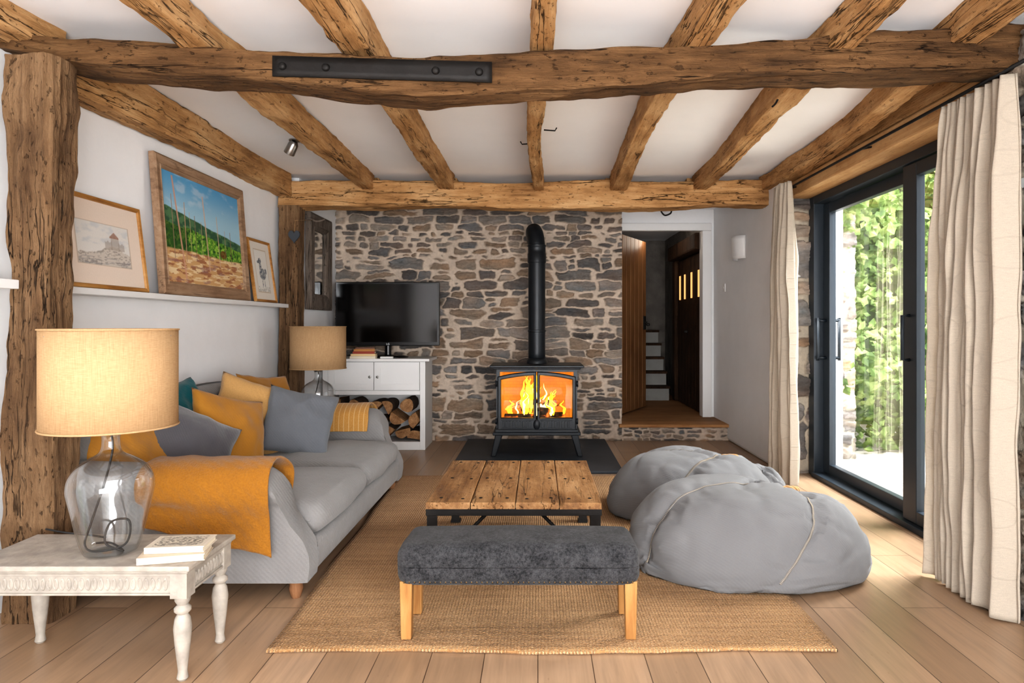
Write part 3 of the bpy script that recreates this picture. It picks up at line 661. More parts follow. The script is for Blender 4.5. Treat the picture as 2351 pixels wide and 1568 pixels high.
# ================================================================== SHELVES, PICTURES
o=box('picture_shelf',WL,-2.015,2.86,5.52,1.285,1.315,M['white'],None,.003); tag(o,"long slim white picture ledge holding framed art","shelf")
o=box('picture_shelf',WL,-1.975,1.2,2.6,1.285,1.32,M['white'],None,.003); tag(o,"white ledge ending against the weathered post","shelf")
def framemesh(name,w,h,fw,dp,mat,parent):
    def loop(inset,x): return [(x,-w/2+inset,inset),(x,w/2-inset,inset),(x,w/2-inset,h-inset),(x,-w/2+inset,h-inset)]
    Ls=[loop(0,0),loop(0,dp*.8),loop(fw*.15,dp),loop(fw*.7,dp*.8),loop(fw*.8,dp*.9),loop(fw,dp*.55),loop(fw,0)]
    V=[];F=[]
    for l in Ls: V+=l
    n=len(Ls)
    for i in range(n):
        j=(i+1)%n
        for k in range(4):
            k2=(k+1)%4; F.append((i*4+k,i*4+k2,j*4+k2,j*4+k))
    return mesh(name,V,F,mat,False,parent,True)
def art(name,w,h,fw,x,fn,parent,nu,nv):
    W_=w-2*fw+.004;H_=h-2*fw+.004
    U,V=np.meshgrid(np.linspace(0,1,nu+1),np.linspace(0,1,nv+1)); C=fn(U,V)*.88
    co=np.stack([np.full(U.shape,x),(U-.5)*W_,fw-.002+V*H_],-1).reshape(-1,3)
    idx=np.arange((nu+1)*(nv+1)).reshape(nv+1,nu+1)
    F=np.stack([idx[:-1,:-1],idx[:-1,1:],idx[1:,1:],idx[1:,:-1]],-1).reshape(-1,4)
    return rawgrid(name,co,F,C.reshape(-1,3),M['paint'],parent,True)
L3=lambda r,g,b:np.array(lin(r,g,b)[:3])
def blend(C,m,c):
    m=m[...,None]; return C*(1-m)+c*m
def sm(x,a,b): 
    t_=np.clip((x-a)/(b-a),0,1); return t_*t_*(3-2*t_)
def art_hops(U,V):
    C=np.zeros(U.shape+(3,))+L3(98,168,212); C=blend(C,sm(V,1,.6),L3(172,210,228))
    cl=fbm(U*5,V*9,5); C=blend(C,sm(cl,.6,.75)*.4*sm(V,.55,.7),L3(222,232,236))
    hill=.68-.20*U+.02*fbm(U*14,V*0,8)
    hm=sm(hill-V,0,.01); C=blend(C,hm,L3(58,98,72))
    C=blend(C,hm*sm(fbm(U*26,V*34,6),.45,.6)*.6,L3(110,150,104))
    # receding hop rows
    hop=.56-.16*U+.02*fbm(U*34,V*0+2,9); hop=np.where(U<.22,hop-.02,hop); m=sm(hop-V,0,.008); g=fbm(U*60,V*46,11)
    C=blend(C,m,L3(92,150,48)); C=blend(C,m*sm(g,.5,.62),L3(160,202,80)); C=blend(C,m*sm(fbm(U*50,V*40,12),.58,.68),L3(40,84,38))
    C=blend(C,m*sm(.30-U,0,.05)*.75,L3(28,70,34)); rows=np.sin((U-.2)*70)
    C=blend(C,m*sm(rows,.3,.9)*.35*(U>.3),L3(40,92,34))
    gr=.31+.02*fbm(U*10,V*0,14)-.03*U; m=sm(gr-V,0,.02); s=fbm(U*12,V*50,15)
    C=blend(C,m,L3(216,172,120)); C=blend(C,m*sm(s,.5,.62),L3(240,214,170)); C=blend(C,m*sm(fbm(U*16,V*44,16),.56,.66),L3(176,120,84)); C=blend(C,m*sm(fbm(U*9,V*30,19),.60,.68)*.5,L3(150,110,120))
    for (u0,lean,vb,vt,wd,c) in ((.17,-.10,.04,.97,.010,(214,164,138)),(.10,.0,.22,.80,.005,(170,140,116)),(.24,.02,.2,.76,.006,(196,156,126)),(.50,-.05,.14,.88,.008,(222,182,156)),(.36,.01,.24,.66,.005,(150,120,96)),(.66,-.02,.2,.72,.006,(210,180,158)),(.84,.01,.26,.60,.005,(150,110,90)),(.44,.01,.26,.62,.004,(200,170,140)),(.30,.0,.26,.68,.004,(206,170,140)),(.76,.0,.26,.6,.004,(196,160,130))):
        d=np.abs(U-(u0+lean*(V-.5))); mm=sm(wd-d,0,.003)*(V>vb)*(V<vt); C=blend(C,mm*.92,L3(*c))
    d=((U-.72)/.045)**2+((V-.34)/.045)**2; C=blend(C,sm(1-d,0,.2)*.8,L3(120,50,34))
    return C
def art_castle(U,V):
    C=np.zeros(U.shape+(3,))+L3(240,222,206)
    u=(U-.17)/.66; v=(V-.24)/.5; ins=(u>0)*(u<1)*(v>0)*(v<1); ed=(u>-.02)*(u<1.02)*(v>-.025)*(v<1.025)
    C=blend(C,ed.astype(float),L3(206,188,170))
    P=np.zeros_like(C)+L3(232,228,222); n=fbm(u*6,v*7,3); P=blend(P,sm(n,.5,.7)*.5*(v>.5),L3(196,202,208))
    rock=.25+.22*np.exp(-((u-.66)/.26)**2)+.06*fbm(u*14,v*0,4); m=sm(rock-v,0,.03); s=fbm(u*22,v*30,5)
    P=blend(P,m*.6,L3(200,186,170)); P=blend(P,m*sm(s,.5,.65)*.6,L3(128,118,112))
    for (a,b,t_) in ((.52,.66,.60),(.64,.80,.72),(.78,.90,.58)):
        mm=(u>a)*(u<b)*(v>.4)*(v<t_+.02*np.sin(u*90)); P=blend(P,mm*.6,L3(168,154,142)); 
    P=blend(P,(v<.18)*sm(fbm(u*8,v*40,7),.5,.7)*.6,L3(140,136,138)); P=blend(P,(u>.62)*(u<.80)*(v>.70)*sm(.2-np.abs(u-.71)*2-(v-.72)*1.5,0,.02)*.8,L3(160,110,84))
    return np.where(ins[...,None]>0,P,C)
def art_bird(U,V):
    C=np.zeros(U.shape+(3,))+L3(242,234,222)
    u=(U-.5)/.30; v=(V-.5)/.36; ins=(np.abs(u)<1)*(np.abs(v)<1); C=np.where(((np.abs(u)<1.05)*(np.abs(v)<1.04))[...,None]>0,L3(214,198,176),C)
    P=np.zeros_like(C)+L3(244,240,232); n=fbm(u*9,v*14,3)
    def ell(cx,cy,rx,ry): return sm(1-((u-cx)/rx)**2-((v-cy)/ry)**2,0,.25)
    body=np.maximum.reduce([ell(.05,-.15,.55,.3),ell(-.2,.15,.2,.32),ell(-.2,.5,.24,.14),ell(-.5,.42,.22,.07),ell(-.1,-.62,.07,.2),ell(.25,-.62,.07,.2),ell(.55,.0,.2,.16)])
    P=blend(P,body*(.45+.5*sm(n,.4,.6)),L3(96,104,116)); P=blend(P,(v<-.75)*sm(n,.4,.6)*.4,L3(120,120,110))
    return np.where(ins[...,None]>0,P,C)
def picture(yc,w,h,fw,dp,lean,mat,fn,label,res,xb=-2.045):
    e=empty('framed_picture',(xb,yc,1.316),label,"picture"); e.rotation_euler=(0,-lean,0)
    framemesh('frame',w,h,fw,dp,mat,e); art('artwork',w,h,fw,dp*.45,fn,e,*res)
    box('picture_back',-.006,.004,-w/2+.01,w/2-.01,.01,h-.01,M['footoak'],e,0,True)
    return e
picture(3.27,.64,.44,.022,.02,.12,M['gold'],art_castle,"gilt-framed watercolour of a castle on rocks with cream mount",(150,110),-2.06)
picture(4.27,1.12,.78,.075,.035,.075,M['ashf'],art_hops,"large oil painting of a hop garden in a pale wood frame",(380,260),-2.06)
picture(5.12,.40,.47,.02,.02,.14,M['gold'],art_bird,"small gilt-framed print of a standing bird",(90,110),-2.045)
E=empty('wall_mirror',(-1.99,6.15,1.28),"narrow mirror in a chunky weathered wooden frame","mirror")
framemesh('frame',.62,.84,.14,.05,M['grayframe'],E)
box('mirror_glass',.005,.015,-.18,.18,.13,.71,M['mirror'],E,0,True)
E=empty('hanging_heart',(-1.9,5.72,2.0),"grey slate heart hanging from a small driftwood branch","ornament")
tube('branch',smoothpath([(-2.0,5.76,2.02),(-1.93,5.75,2.04),(-1.86,5.76,2.02),(-1.80,5.77,2.04)],5),.008,M['grayframe'],E,8)
tube('string',[(-1.9,5.755,2.03),(-1.955,5.5,1.99),(-1.955,5.48,1.9)],.002,M['rope'],E,6)
hp=[]
for k in range(40):
    a=2*math.pi*k/40; hp.append((.0032*16*math.sin(a)**3*.9,.0036*(13*math.cos(a)-5*math.cos(2*a)-2*math.cos(3*a)-math.cos(4*a))))
V=[(-1.955+x,5.47,1.86+z) for x,z in hp]+[(-1.955+x,5.485,1.86+z) for x,z in hp]
F=[tuple(range(40)),tuple(range(79,39,-1))]+[(k,(k+1)%40,40+(k+1)%40,40+k) for k in range(40)]
bevel(mesh('heart',V,F,M['slate'],False,E),.003)
# ================================================================== HEARTH + STOVE
o=box('hearth_slab',-.69,.66,5.25,6.74,0,.022,M['slate'],None,.005); tag(o,"dark slate hearth slab under the stove","hearth")
SX=-.01; S=empty('wood_stove',(SX,6.0,.022),"black cast-iron wood-burning stove with two glazed doors","stove")
Y0=5.83
K=M['black']
boxes('stove_body',[(SX-.345,SX-.315,Y0,6.22,.23,.78),(SX+.315,SX+.345,Y0,6.22,.23,.78),(SX-.315,SX+.315,6.18,6.22,.23,.78),(SX-.315,SX+.315,Y0,6.18,.23,.29),(SX-.315,SX+.315,Y0,6.18,.745,.78)],K,S)
boxes('stove_top',[(SX-.40,SX+.40,Y0-.055,6.25,.782,.803),(SX-.375,SX+.375,Y0-.03,6.23,.766,.782)],K,S,.006)
boxes('stove_base',[(SX-.375,SX+.375,Y0-.03,6.24,.205,.233),(SX-.355,SX+.355,Y0-.045,Y0-.001,.233,.26)],K,S,.006)
def legs(x,s):
    pts=[(.03,.21),(.095,.21),(.035,.022),(-.008,.022)]
    V=[];n=len(pts)
    for yy in (0,.05): V+=[(x+s*(-px_),Y0-.01+yy,z) for px_,z in pts]
    return V,[tuple(range(n)),tuple(range(2*n-1,n-1,-1))]+[(k,(k+1)%n,n+(k+1)%n,n+k) for k in range(n)]
for x,s in ((SX+.385,1),(SX-.385,-1)):
    for dy in (0,.33):
        V,F=legs(x,s); V=[(a,b_+dy,c) for a,b_,c in V]; o=mesh('stove_leg',V,F,K,False,S); bevel(o,.008)
def ztop(x): return .742-.042*((x-SX)/.33)**2
def ringloop(x0,x1,z0,ins,y,n=14):
    P=[]
    for i in range(n): P.append((x0+(x1-x0)*i/n,y,z0))
    for i in range(6): P.append((x1,y,z0+(ztop(x1)-ins-z0)*i/6))
    for i in range(n): 
        x=x1+(x0-x1)*i/n; P.append((x,y,ztop(x)-ins))
    for i in range(6): P.append((x0,y,ztop(x0)-ins+(z0-ztop(x0)+ins)*i/6))
    return P
def ring(name,loops,mat,parent):
    V=[];F=[];m=len(loops[0])
    for l in loops: V+=l
    n=len(loops)
    for i in range(n):
        j=(i+1)%n
        for k in range(m):
            k2=(k+1)%m; F.append((i*m+k,i*m+k2,j*m+k2,j*m+k))
    return mesh(name,V,F,mat,False,parent)
for s in (-1,1):
    x0,x1=(SX-.332,SX-.003) if s<0 else (SX+.003,SX+.332)
    fw=.028
    a,b_=(x0+fw+.002,x1-fw+.004) if s<0 else (x0+fw-.004,x1-fw-.002)
    o=ring('stove_door',[ringloop(x0,x1,.245,-.006,Y0),ringloop(x0,x1,.245,-.006,Y0-.028),ringloop(x0+.006,x1-.006,.25,0,Y0-.034),ringloop(a-.006,b_+.006,.352,.022,Y0-.034),ringloop(a,b_,.358,.028,Y0-.02),ringloop(a,b_,.358,.028,Y0)],K,S); bevel(o,.002)
    P=ringloop(a-.004,b_+.004,.354,.024,Y0-.012); mesh('door_glass',P,[tuple(range(len(P)))],M['sglass'],False,S)
    n=9; boxes('door_grille',[(a+.01+(b_-a-.02)*i/n,a+.01+(b_-a-.02)*(i+.55)/n,Y0-.043,Y0-.03,.275,.33) for i in range(n)]+[(a,b_,Y0-.04,Y0-.03,.335,.343),(a,b_,Y0-.04,Y0-.03,.262,.27)],K,S,.002)
o=lathe('stove_emblem',[(0,.012),(.018,.01),(.026,.004),(.03,0)],(0,0,0),K,None,20); o.matrix_world=Matrix.Translation((SX,Y0-.036,.30))@Matrix.Rotation(math.pi/2,4,'X')@Matrix.Diagonal((1,1.5,1,1)); par(o,S)
tube('door_handle',[(SX+.01,Y0-.03,.48),(SX+.01,Y0-.06,.48),(SX+.01,Y0-.06,.42)],.008,M['steel'],S,8)
boxes('firebox_lining',[(SX-.312,SX+.312,6.14,6.178,.295,.745),(SX-.315,SX-.30,Y0+.02,6.13,.295,.745),(SX+.30,SX+.315,Y0+.02,6.13,.295,.745)],M['fireback'],S)
for q in (-1,1):
    for z in (.30,.62): tube('door_hinge',[(SX+q*.345,Y0-.01,z),(SX+q*.345,Y0-.01,z+.05)],.009,K,S,8)
fy=6.13
fl=[(SX,fy,z) for z in np.linspace(.80,1.86,12)]+[(SX-.008,fy+.01,1.92),(SX-.016,fy+.045,1.965),(SX-.025,fy+.10,1.995),(SX-.03,fy+.3,2.0),(SX-.03,6.76,2.0)]
Fp=empty('stove_flue',(SX,fy,.8),"matt black stovepipe rising from the stove into the stone wall","flue pipe")
tube('pipe',fl,.076,K,Fp,28)
lathe('pipe_collar',[(.076,.803),(.095,.803),(.095,.82),(.085,.84),(.076,.85)],(SX,fy,0),K,Fp,28)
lathe('pipe_ring',[(.074,1.08),(.081,1.085),(.081,1.10),(.074,1.105)],(SX,fy,0),K,Fp,28)
lathe('pipe_ring',[(.074,1.70),(.083,1.705),(.083,1.785),(.079,1.79),(.079,1.845),(.083,1.85),(.083,1.86),(.074,1.865)],(SX,fy,0),K,Fp,28)
def splitlog(name,c,r,L,az,mat,parent,tilt=0):
    seg=12;V=[]
    for s in (-1,-.5,0,.5,1):
        for k in range(seg):
            a=2*math.pi*k/seg; rr=r*(1+.15*nz(k*.7,s,c[0]*9)); V.append(Vector((rr*math.cos(a),s*L/2,rr*math.sin(a))))
    R_=Matrix.Rotation(az,4,'Z')@Matrix.Rotation(tilt,4,'X'); V=[R_@v_+Vector(c) for v_ in V]
    F=[(i*seg+k,i*seg+(k+1)%seg,(i+1)*seg+(k+1)%seg,(i+1)*seg+k) for i in range(4) for k in range(seg)]+[tuple(range(seg)),tuple(4*seg+k for k in range(seg))]
    return mesh(name,V,F,mat,True,parent)
for i,(c,r,L,az,ti) in enumerate((((SX-.08,5.94,.335),.038,.40,1.45,0),((SX+.06,6.05,.335),.038,.38,1.7,0),((SX-.04,5.99,.405),.033,.34,.9,.05),((SX+.08,6.0,.465),.028,.26,2.2,.1))):
    o=splitlog('burning_log',c,r,L,az,M['blog'],None,ti); tag(o,"charred log burning inside the stove","log",group="logs burning in the stove")
def flames(sc,n,seed):
    V=[];F=[];rs=random.Random(seed)
    for i in range(n):
        cx=SX+rs.gauss(0,.115); cy=rs.uniform(5.93,6.08); H=(rs.uniform(.12,.36)*math.exp(-((cx-SX)/.19)**2)+.05)*sc; w=rs.uniform(.007,.018)*sc; ph=rs.uniform(0,6); b0=len(V); m=14
        for j in range(m+1):
            t_=j/m; wd=w*(1-t_)**.7*(.6+1.2*math.sin(min(1,t_*2.2)*math.pi*.5)); ox=.032*math.sin(ph+t_*6)*t_+.014*math.sin(ph*3+t_*15)*t_
            z=.36+H*t_
            V+=[(cx+ox-wd,cy,z),(cx+ox,cy-wd*.5,z),(cx+ox+wd,cy,z)]
            if j<m:
                q=b0+j*3; F+=[(q,q+1,q+4,q+3),(q+1,q+2,q+5,q+4)]
    return V,F
V,F=flames(1,34,3); o=mesh('flames',V,F,M['flame'],True); tag(o,"orange and yellow flames burning in the stove","fire",kind="stuff")
V2,F2=flames(.75,16,9); o2=mesh('flame_core',[(a,b_-.03,c) for a,b_,c in V2],F2,M['flamec'],True,o)
# ================================================================== CABINET
CX0,CX1=-1.97,-1.035; CY=6.26
C=empty('log_cabinet',(-1.5,6.5,0),"white painted cabinet with two doors above a log store","cabinet")
boxes('cabinet_body',[(CX0,CX0+.03,CY,6.69,0,.81),(CX1-.03,CX1,CY,6.69,0,.81),(CX0+.03,CX1-.03,6.66,6.69,0,.81),(CX0+.03,CX1-.03,CY+.02,6.66,.02,.065),(CX0+.03,CX1-.03,CY+.02,6.66,.515,.55),(CX0+.03,CX1-.03,CY+.013,CY+.03,.55,.81),
  (CX0+.045,CX0+.1,CY-.004,CY+.02,.075,.505),(CX1-.045,CX1+.003,CY-.006,CY-.0005,0,.81),(CX0-.003,CX0+.045,CY-.006,CY-.0005,0,.81),(CX0+.045,CX1-.045,CY-.005,CY+.02,.505,.545),(CX0+.045,CX1-.045,CY-.005,CY+.02,0,.075)],M['white'],C,.002)
box('cabinet_top',CX0-.02,CX1+.045,CY-.04,6.69,.812,.838,M['white'],C,.005)
for x0,x1,kx in ((CX0+.05,-1.504,-1.535),(-1.498,CX1-.05,-1.465)):
    d=boxes('cabinet_door',[(x0,x0+.055,CY-.012,CY+.01,.549,.805),(x1-.055,x1,CY-.012,CY+.01,.549,.805),(x0+.055,x1-.055,CY-.012,CY+.01,.549,.605),(x0+.055,x1-.055,CY-.012,CY+.01,.75,.805),(x0+.055,x1-.055,CY-.003,CY+.008,.605,.75)],M['white'],C)
    o=lathe('door_knob',[(0,.03),(.010,.028),(.013,.02),(.010,.008),(.006,.0)],(0,0,0),M['steel'],None,16)
    o.parent=d; o.matrix_parent_inverse=Matrix.Identity(4)
    o.matrix_basis=Matrix.Translation((kx,CY-.012,.67))@Matrix.Rotation(math.pi/2,4,'X')
rs=random.Random(5)
rows=[(.082,[-1.86,-1.72,-1.56,-1.40,-1.25,-1.13]),(.215,[-1.80,-1.64,-1.48,-1.32,-1.17]),(.345,[-1.86,-1.70,-1.53,-1.38,-1.22])]
k=0
for zr,xs_ in rows:
    for x in xs_:
        k+=1; r=.066+rs.uniform(-.006,.006); kind_=rs.choice((0,1,1,2)); rot=rs.uniform(0,6.28); prof=[];bk=[]
        if kind_==0: span=(0,2*math.pi); apex=False
        elif kind_==1: span=(0,math.pi*1.05); apex=True
        else: span=(0,math.pi*.62); apex=True
        n=12
        for q in range(n+(0 if kind_==0 else 1)):
            a=span[0]+(span[1]-span[0])*q/n; rr=r*(1.0 if kind_==0 else (1.12 if kind_==1 else 1.4))*(1+.07*math.sin(3*a+k)+rs.uniform(-.02,.02))
            prof.append((rr*math.cos(a),rr*math.sin(a))); bk.append(1)
        if apex: prof.append((rs.uniform(-.006,.006),-.006)); bk[-1]=0; bk.append(0)
        mx=sum(p[0] for p in prof)/len(prof); mz=sum(p[1] for p in prof)/len(prof); prof=[(p[0]-mx,p[1]-mz) for p in prof]
        n=len(prof);V=[];yf=CY+.04+rs.uniform(0,.06)
        lo_=min(zr+.05+a_*math.sin(rot)+b_*math.cos(rot) for a_,b_ in prof); up_=max(0,.077-lo_)
        for yy in (yf,yf+.3):
            for (a_,b_) in prof:
                V.append((x+a_*math.cos(rot)-b_*math.sin(rot),yy+rs.uniform(-.003,.003),zr+.05+up_+a_*math.sin(rot)+b_*math.cos(rot)))
        F=[tuple(range(n)),tuple(range(2*n-1,n-1,-1))]+[(q,(q+1)%n,n+(q+1)%n,n+q) for q in range(n)]
        fm=[0,0]+bk
        o=mesh('firewood_log',V,F,None,False,None,False,[M['endg'],M['bark']],fm); tag(o,"split firewood log with pale cut end",'log',"firewood stacked in the cabinet")
T=empty('television',(-1.42,6.45,.838),"black flat-screen television standing on the white cabinet","television")
box('bezel',-1.905,-.925,6.42,6.46,.95,1.55,M['tvb'],T,.006)
box('screen',-1.885,-.945,6.415,6.419,.985,1.53,M['tvs'],T)
box('rear_housing',-1.75,-1.08,6.461,6.50,1.0,1.4,M['tvb'],T,.02)
lathe('stand_base',[(0,.838),(.19,.838),(.19,.848),(.16,.856),(.03,.866),(.03,.96),(0,.96)],(-1.42,6.47,0),M['tvb'],T,32)
tx=bpy.data.curves.new('logo','FONT'); tx.body="LG"; tx.size=.026; tx.align_x='CENTER'; tx.extrude=.0006; to=bpy.data.objects.new('tv_logo',tx); COL.objects.link(to)
dg=bpy.context.evaluated_depsgraph_get(); me=bpy.data.meshes.new_from_object(to.evaluated_get(dg)); bpy.data.objects.remove(to); me.materials.clear(); me.materials.append(M['white'])
lo=bpy.data.objects.new('logo',me); COL.objects.link(lo); lo.matrix_world=Matrix.Translation((-1.41,6.418,.958))@Matrix.Rotation(math.pi/2,4,'X'); par(lo,T)
bc=[lin(150,60,40),lin(225,215,195),lin(176,120,60),lin(120,80,60),lin(228,200,150)]
M['pages']=simple('pages',lin(222,210,188),.9,var=.1,scale=(1,1,60),bump=.2)
def book(name,c,w,d,h,rz,colr,label,group):
    e=empty(name,c,label,"book",group,rz=rz)
    cm=simple(name+'_cover',colr,.6,var=.05)
    lst=[(-w/2,w/2,-d/2,d/2,0,.003),(-w/2,w/2,-d/2,d/2,h-.003,h),(-w/2,-w/2+.003,-d/2,d/2,.003,h-.003)]
    if d<.1: lst.append((-w/2+.003,w/2,-d/2,-d/2+.002,.003,h-.003))
    boxes('cover',lst,cm,e,0,True)
    box('pages',-w/2+.003,w/2-.004,-d/2+.003,d/2-.003,.003,h-.003,M['pages'],e,0,True); return e
zz=.838
for i,(w,h,c) in enumerate(((.24,.022,1),(.23,.02,4),(.2,.022,0),(.19,.02,2),(.17,.014,3))):
    book('book',(-1.60+.004*i,6.27,zz),w,.07,h,.04*(i-2),bc[c],("cream","sand","red","ochre","brown")[i]+" covered book in the stack below the television","books stacked on the cabinet"); zz+=h+.001
o=rbox('remote_control',-1.45,-1.33,6.26,6.30,.838,.856,.008,M['white'],None,4); tag(o,"small pale remote control on the cabinet","remote control")
# ================================================================== RUG
def rf(u,v):
    x=-.95+2.0*u-.10*v*(1-u); y=2.385+2.76*v
    y+=.012*math.sin(u*9)*(1-v)+ .008*nz(u*14,0,2); x+=.008*math.sin(v*15)
    return (x,y,.008+.003*nz(x*3,y*3,0))
o=grid('jute_rug',rf,60,80,M['rug'],None,.010); tag(o,"large woven natural jute rug on the oak floor","rug")
# ================================================================== COFFEE TABLE
T=empty('coffee_table',(-.11,3.5,.017),"low reclaimed-plank coffee table on a black iron frame","coffee table")
tx0,tx1,ty0,ty1=-.50,.285,3.03,3.97
xs_=[tx0,-.30,-.10,.095,tx1]
def plank(name,lst,mat,parent):
    V=[];F=[]
    for (x0,x1,y0,y1,z0,z1,sd) in lst:
        n=len(V);N=24
        for j in range(N+1):
            y=y0+(y1-y0)*j/N
            wob=.0025*nz(sd,y*6,1); e=.008*nz(sd+3,y*9,2); dz=.0025*nz(sd+7,y*4,4)
            for (x,z) in ((x0+.002,z0),(x1-.002,z0),(x1-.002+wob,z1-.003+dz),(x1-.006+wob,z1+dz),((x0+x1)/2,z1+dz+.0015*nz(sd,y*5,7)),(x0+.006-wob,z1+dz),(x0+.002-wob,z1-.003+dz)): V.append((x,y+(e if j in(0,N) else 0),z))
        for j in range(N):
            for k_ in range(7):
                k2=(k_+1)%7; F.append((n+j*7+k_,n+j*7+k2,n+(j+1)*7+k2,n+(j+1)*7+k_))
        F.append(tuple(n+k_ for k_ in range(7))); F.append(tuple(n+N*7+k_ for k_ in range(7)))
    return mesh(name,V,F,mat,False,parent)
plank('tabletop',[(xs_[i],xs_[i+1],ty0,ty1,.330,.360,i*3.1) for i in range(4)],M['rustic'],T)
boxes('table_frame',[(tx0+.0,tx1-.0,ty0+.012,ty0+.03,.297,.329),(tx0,tx1,ty1-.03,ty1-.005,.297,.329),(tx0+.001,tx0+.03,ty0+.03,ty1-.03,.297,.329),(tx1-.03,tx1-.001,ty0+.03,ty1-.03,.297,.329),(tx0+.03,tx1-.03,3.49,3.52,.300,.327)],M['iron'],T,.002)
for x in (tx0+.005,tx1-.05):
    for y in (ty0+.013,ty1-.06):
        boxes('leg',[(x,x+.045,y,y+.012,.028,.297),(x,x+.012,y+.012,y+.05,.028,.297),(x-.004,x+.05,y-.004,y+.055,.017,.028)],M['iron'],T)
for y in (ty0+.04,ty1-.04):
    tube('brace',[(tx0+.02,y,.05),(tx0+.27,y,.30)],.008,M['iron'],T,8); tube('brace',[(tx1-.02,y,.05),(tx1-.27,y,.30)],.008,M['iron'],T,8)
bo=None
for x in (tx0+.06,-.34,-.26,-.14,-.05,.06,.14,tx1-.05):
    for y in (ty0+.07,ty1-.07,3.5):
        c_=(x,y+.01*math.sin(x*40),.361)
        if bo is None:
            v,f=lathe_data([(0,.003),(.006,.002),(.009,0)],(0,0,0),10); bo=mesh('table_bolt',v,f,M['iron'],True,None); b2=bo
        else: b2=bo.copy(); COL.objects.link(b2)
        b2.parent=T; b2.matrix_parent_inverse=Matrix.Translation(-T.location); b2.location=c_
# ================================================================== BENCH
Bn=empty('upholstered_bench',(-.07,2.59,.015),"small bench upholstered in charcoal wool with oak legs","bench")
bx0,bx1,by0,by1=-.51,.37,2.44,2.73
def bfn(p,q):
    p=p.copy()
    if q.z>0: p.z+=.012*(1-q.x**2)*(1-q.y**2)-.004
    p.x+=.004*nz(p.x*8,p.y*8,p.z*8); p.z+=.0025*nz(p.x*9,p.y*9,5) if q.z>0 else 0
    return p
rbox('bench_seat',bx0,bx1,by0,by1,.205,.358,.045,M['bench'],Bn,24,bfn)
for x in (bx0+.012,bx1-.057):
    for y in (by0+.015,by1-.06): 
        o=mesh('leg',[(x+.004,y+.004,.014),(x+.041,y+.004,.014),(x+.041,y+.041,.014),(x+.004,y+.041,.014),(x,y,.225),(x+.045,y,.225),(x+.045,y+.045,.225),(x,y+.045,.225)],BOXF,M['legoak'],False,Bn); bevel(o,.003)
V=[];F=[]
pts=[(bx0+.03+(bx1-bx0-.06)*i/44,by0+.008) for i in range(45)]
for x,y in pts:
    v,f=lathe_data([(.002,-.004),(.0035,0),(.002,.004)],(x,y,.226),8); n=len(V); V+=v; F+=[tuple(q+n for q in ff) for ff in f]
o=mesh('nailhead_trim',V,F,M['brass'],True,Bn); o["kind"]="stuff"
# ================================================================== SOFA
So=empty('sofa',(-1.5,3.8,0),"pale grey linen two-seater sofa with low scroll arms","sofa")
def frontx(z): return interp(z,[.08,.16,.24,.32,.40,.48,.56],[-.955,-.945,-.970,-1.025,-1.055,-1.065,-1.10])
AO=[(2.82,.08),(2.82,.2),(2.815,.32),(2.795,.40),(2.765,.44),(2.748,.48),(2.76,.53),(2.80,.555),(2.85,.56),(2.90,.55),(2.945,.52),(2.965,.47),(2.97,.36),(2.97,.2),(2.97,.08)]
def arm(name,mirror):
    P=smoothpath([(0,a,b_) for a,b_ in AO],5); m=len(P);V=[];F=[]
    tt=[0,.02]+list(np.linspace(.1,.9,10))+[.94,.965,.985,1.0]
    cy,cz=2.87,.30
    for t_ in tt:
        for p in P:
            X=-2.08+t_*(frontx(p.z)+2.08)
            e_=max(0,(t_-.94)/.06)
            sh=1-.14*e_**2.5-(.05*(1-t_/.02) if t_<.02 else 0)
            y=cy+(p.y-cy)*sh; z=max(.08,cz+(p.z-cz)*(sh if p.z>.15 else 1))
            z+= .03*(1-t_)*max(0,(p.z-.4)/.2)
            if mirror: y=7.63-y
            V.append((X+.004*nz(X*5,y*5,z*5),y,z))
    n=len(tt)
    for i in range(n-1):
        for k_ in range(m):
            k2=(k_+1)%m; F.append((i*m+k_,i*m+k2,(i+1)*m+k2,(i+1)*m+k_))
    F.append(tuple(range(m))); F.append(tuple((n-1)*m+k_ for k_ in range(m)))
    return sharp(mesh(name,V,F,M['sofa'],True,So),60)
arm('arm',False); arm('arm',True)
rbox('sofa_base',-2.06,-.955,2.84,4.79,.08,.218,.03,M['sofa'],So,10)
def cf(sd):
    def f(p,q):
        p=p.copy()
        if q.z>-.2: p.z+=.045*(1-q.x**2)*(1-q.y**2)*max(0,q.z)
        p.x+=.008*nz(p.y*4,p.z*4,sd)+(.015*(1-q.y**2) if q.x>.5 else 0); p.z+=.010*nz(p.x*4,p.y*4,sd)+.009*nz(p.x*9,p.y*6,sd)*(q.z>0)
        return p
    return f
rbox('seat_cushion',-1.88,-.945,2.98,3.80,.224,.36,.062,M['sofa'],So,22,cf(1))
rbox('seat_cushion',-1.88,-.945,3.83,4.645,.224,.36,.062,M['sofa'],So,22,cf(2))
def bkf(p,q):
    p=p.copy(); k_=(p.z-.1)/.65
    p.z+= (.06*(1-q.y**2)+.03*math.sin(q.y*2.2)) *max(0,k_); p.x-=.06*k_*(q.x>0); return p
rbox('sofa_back',-2.115,-1.88,2.84,4.79,.1,.72,.075,M['sofa'],So,16,bkf)
for x,y in ((-1.02,2.88),(-1.02,4.74),(-2.0,2.9),(-2.0,4.7)):
    lathe('foot',[(.018,0),(.022,.01),(.03,.04),(.026,.055),(.032,.075),(.034,.09)],(x,y,0),M['footoak'],So,18)
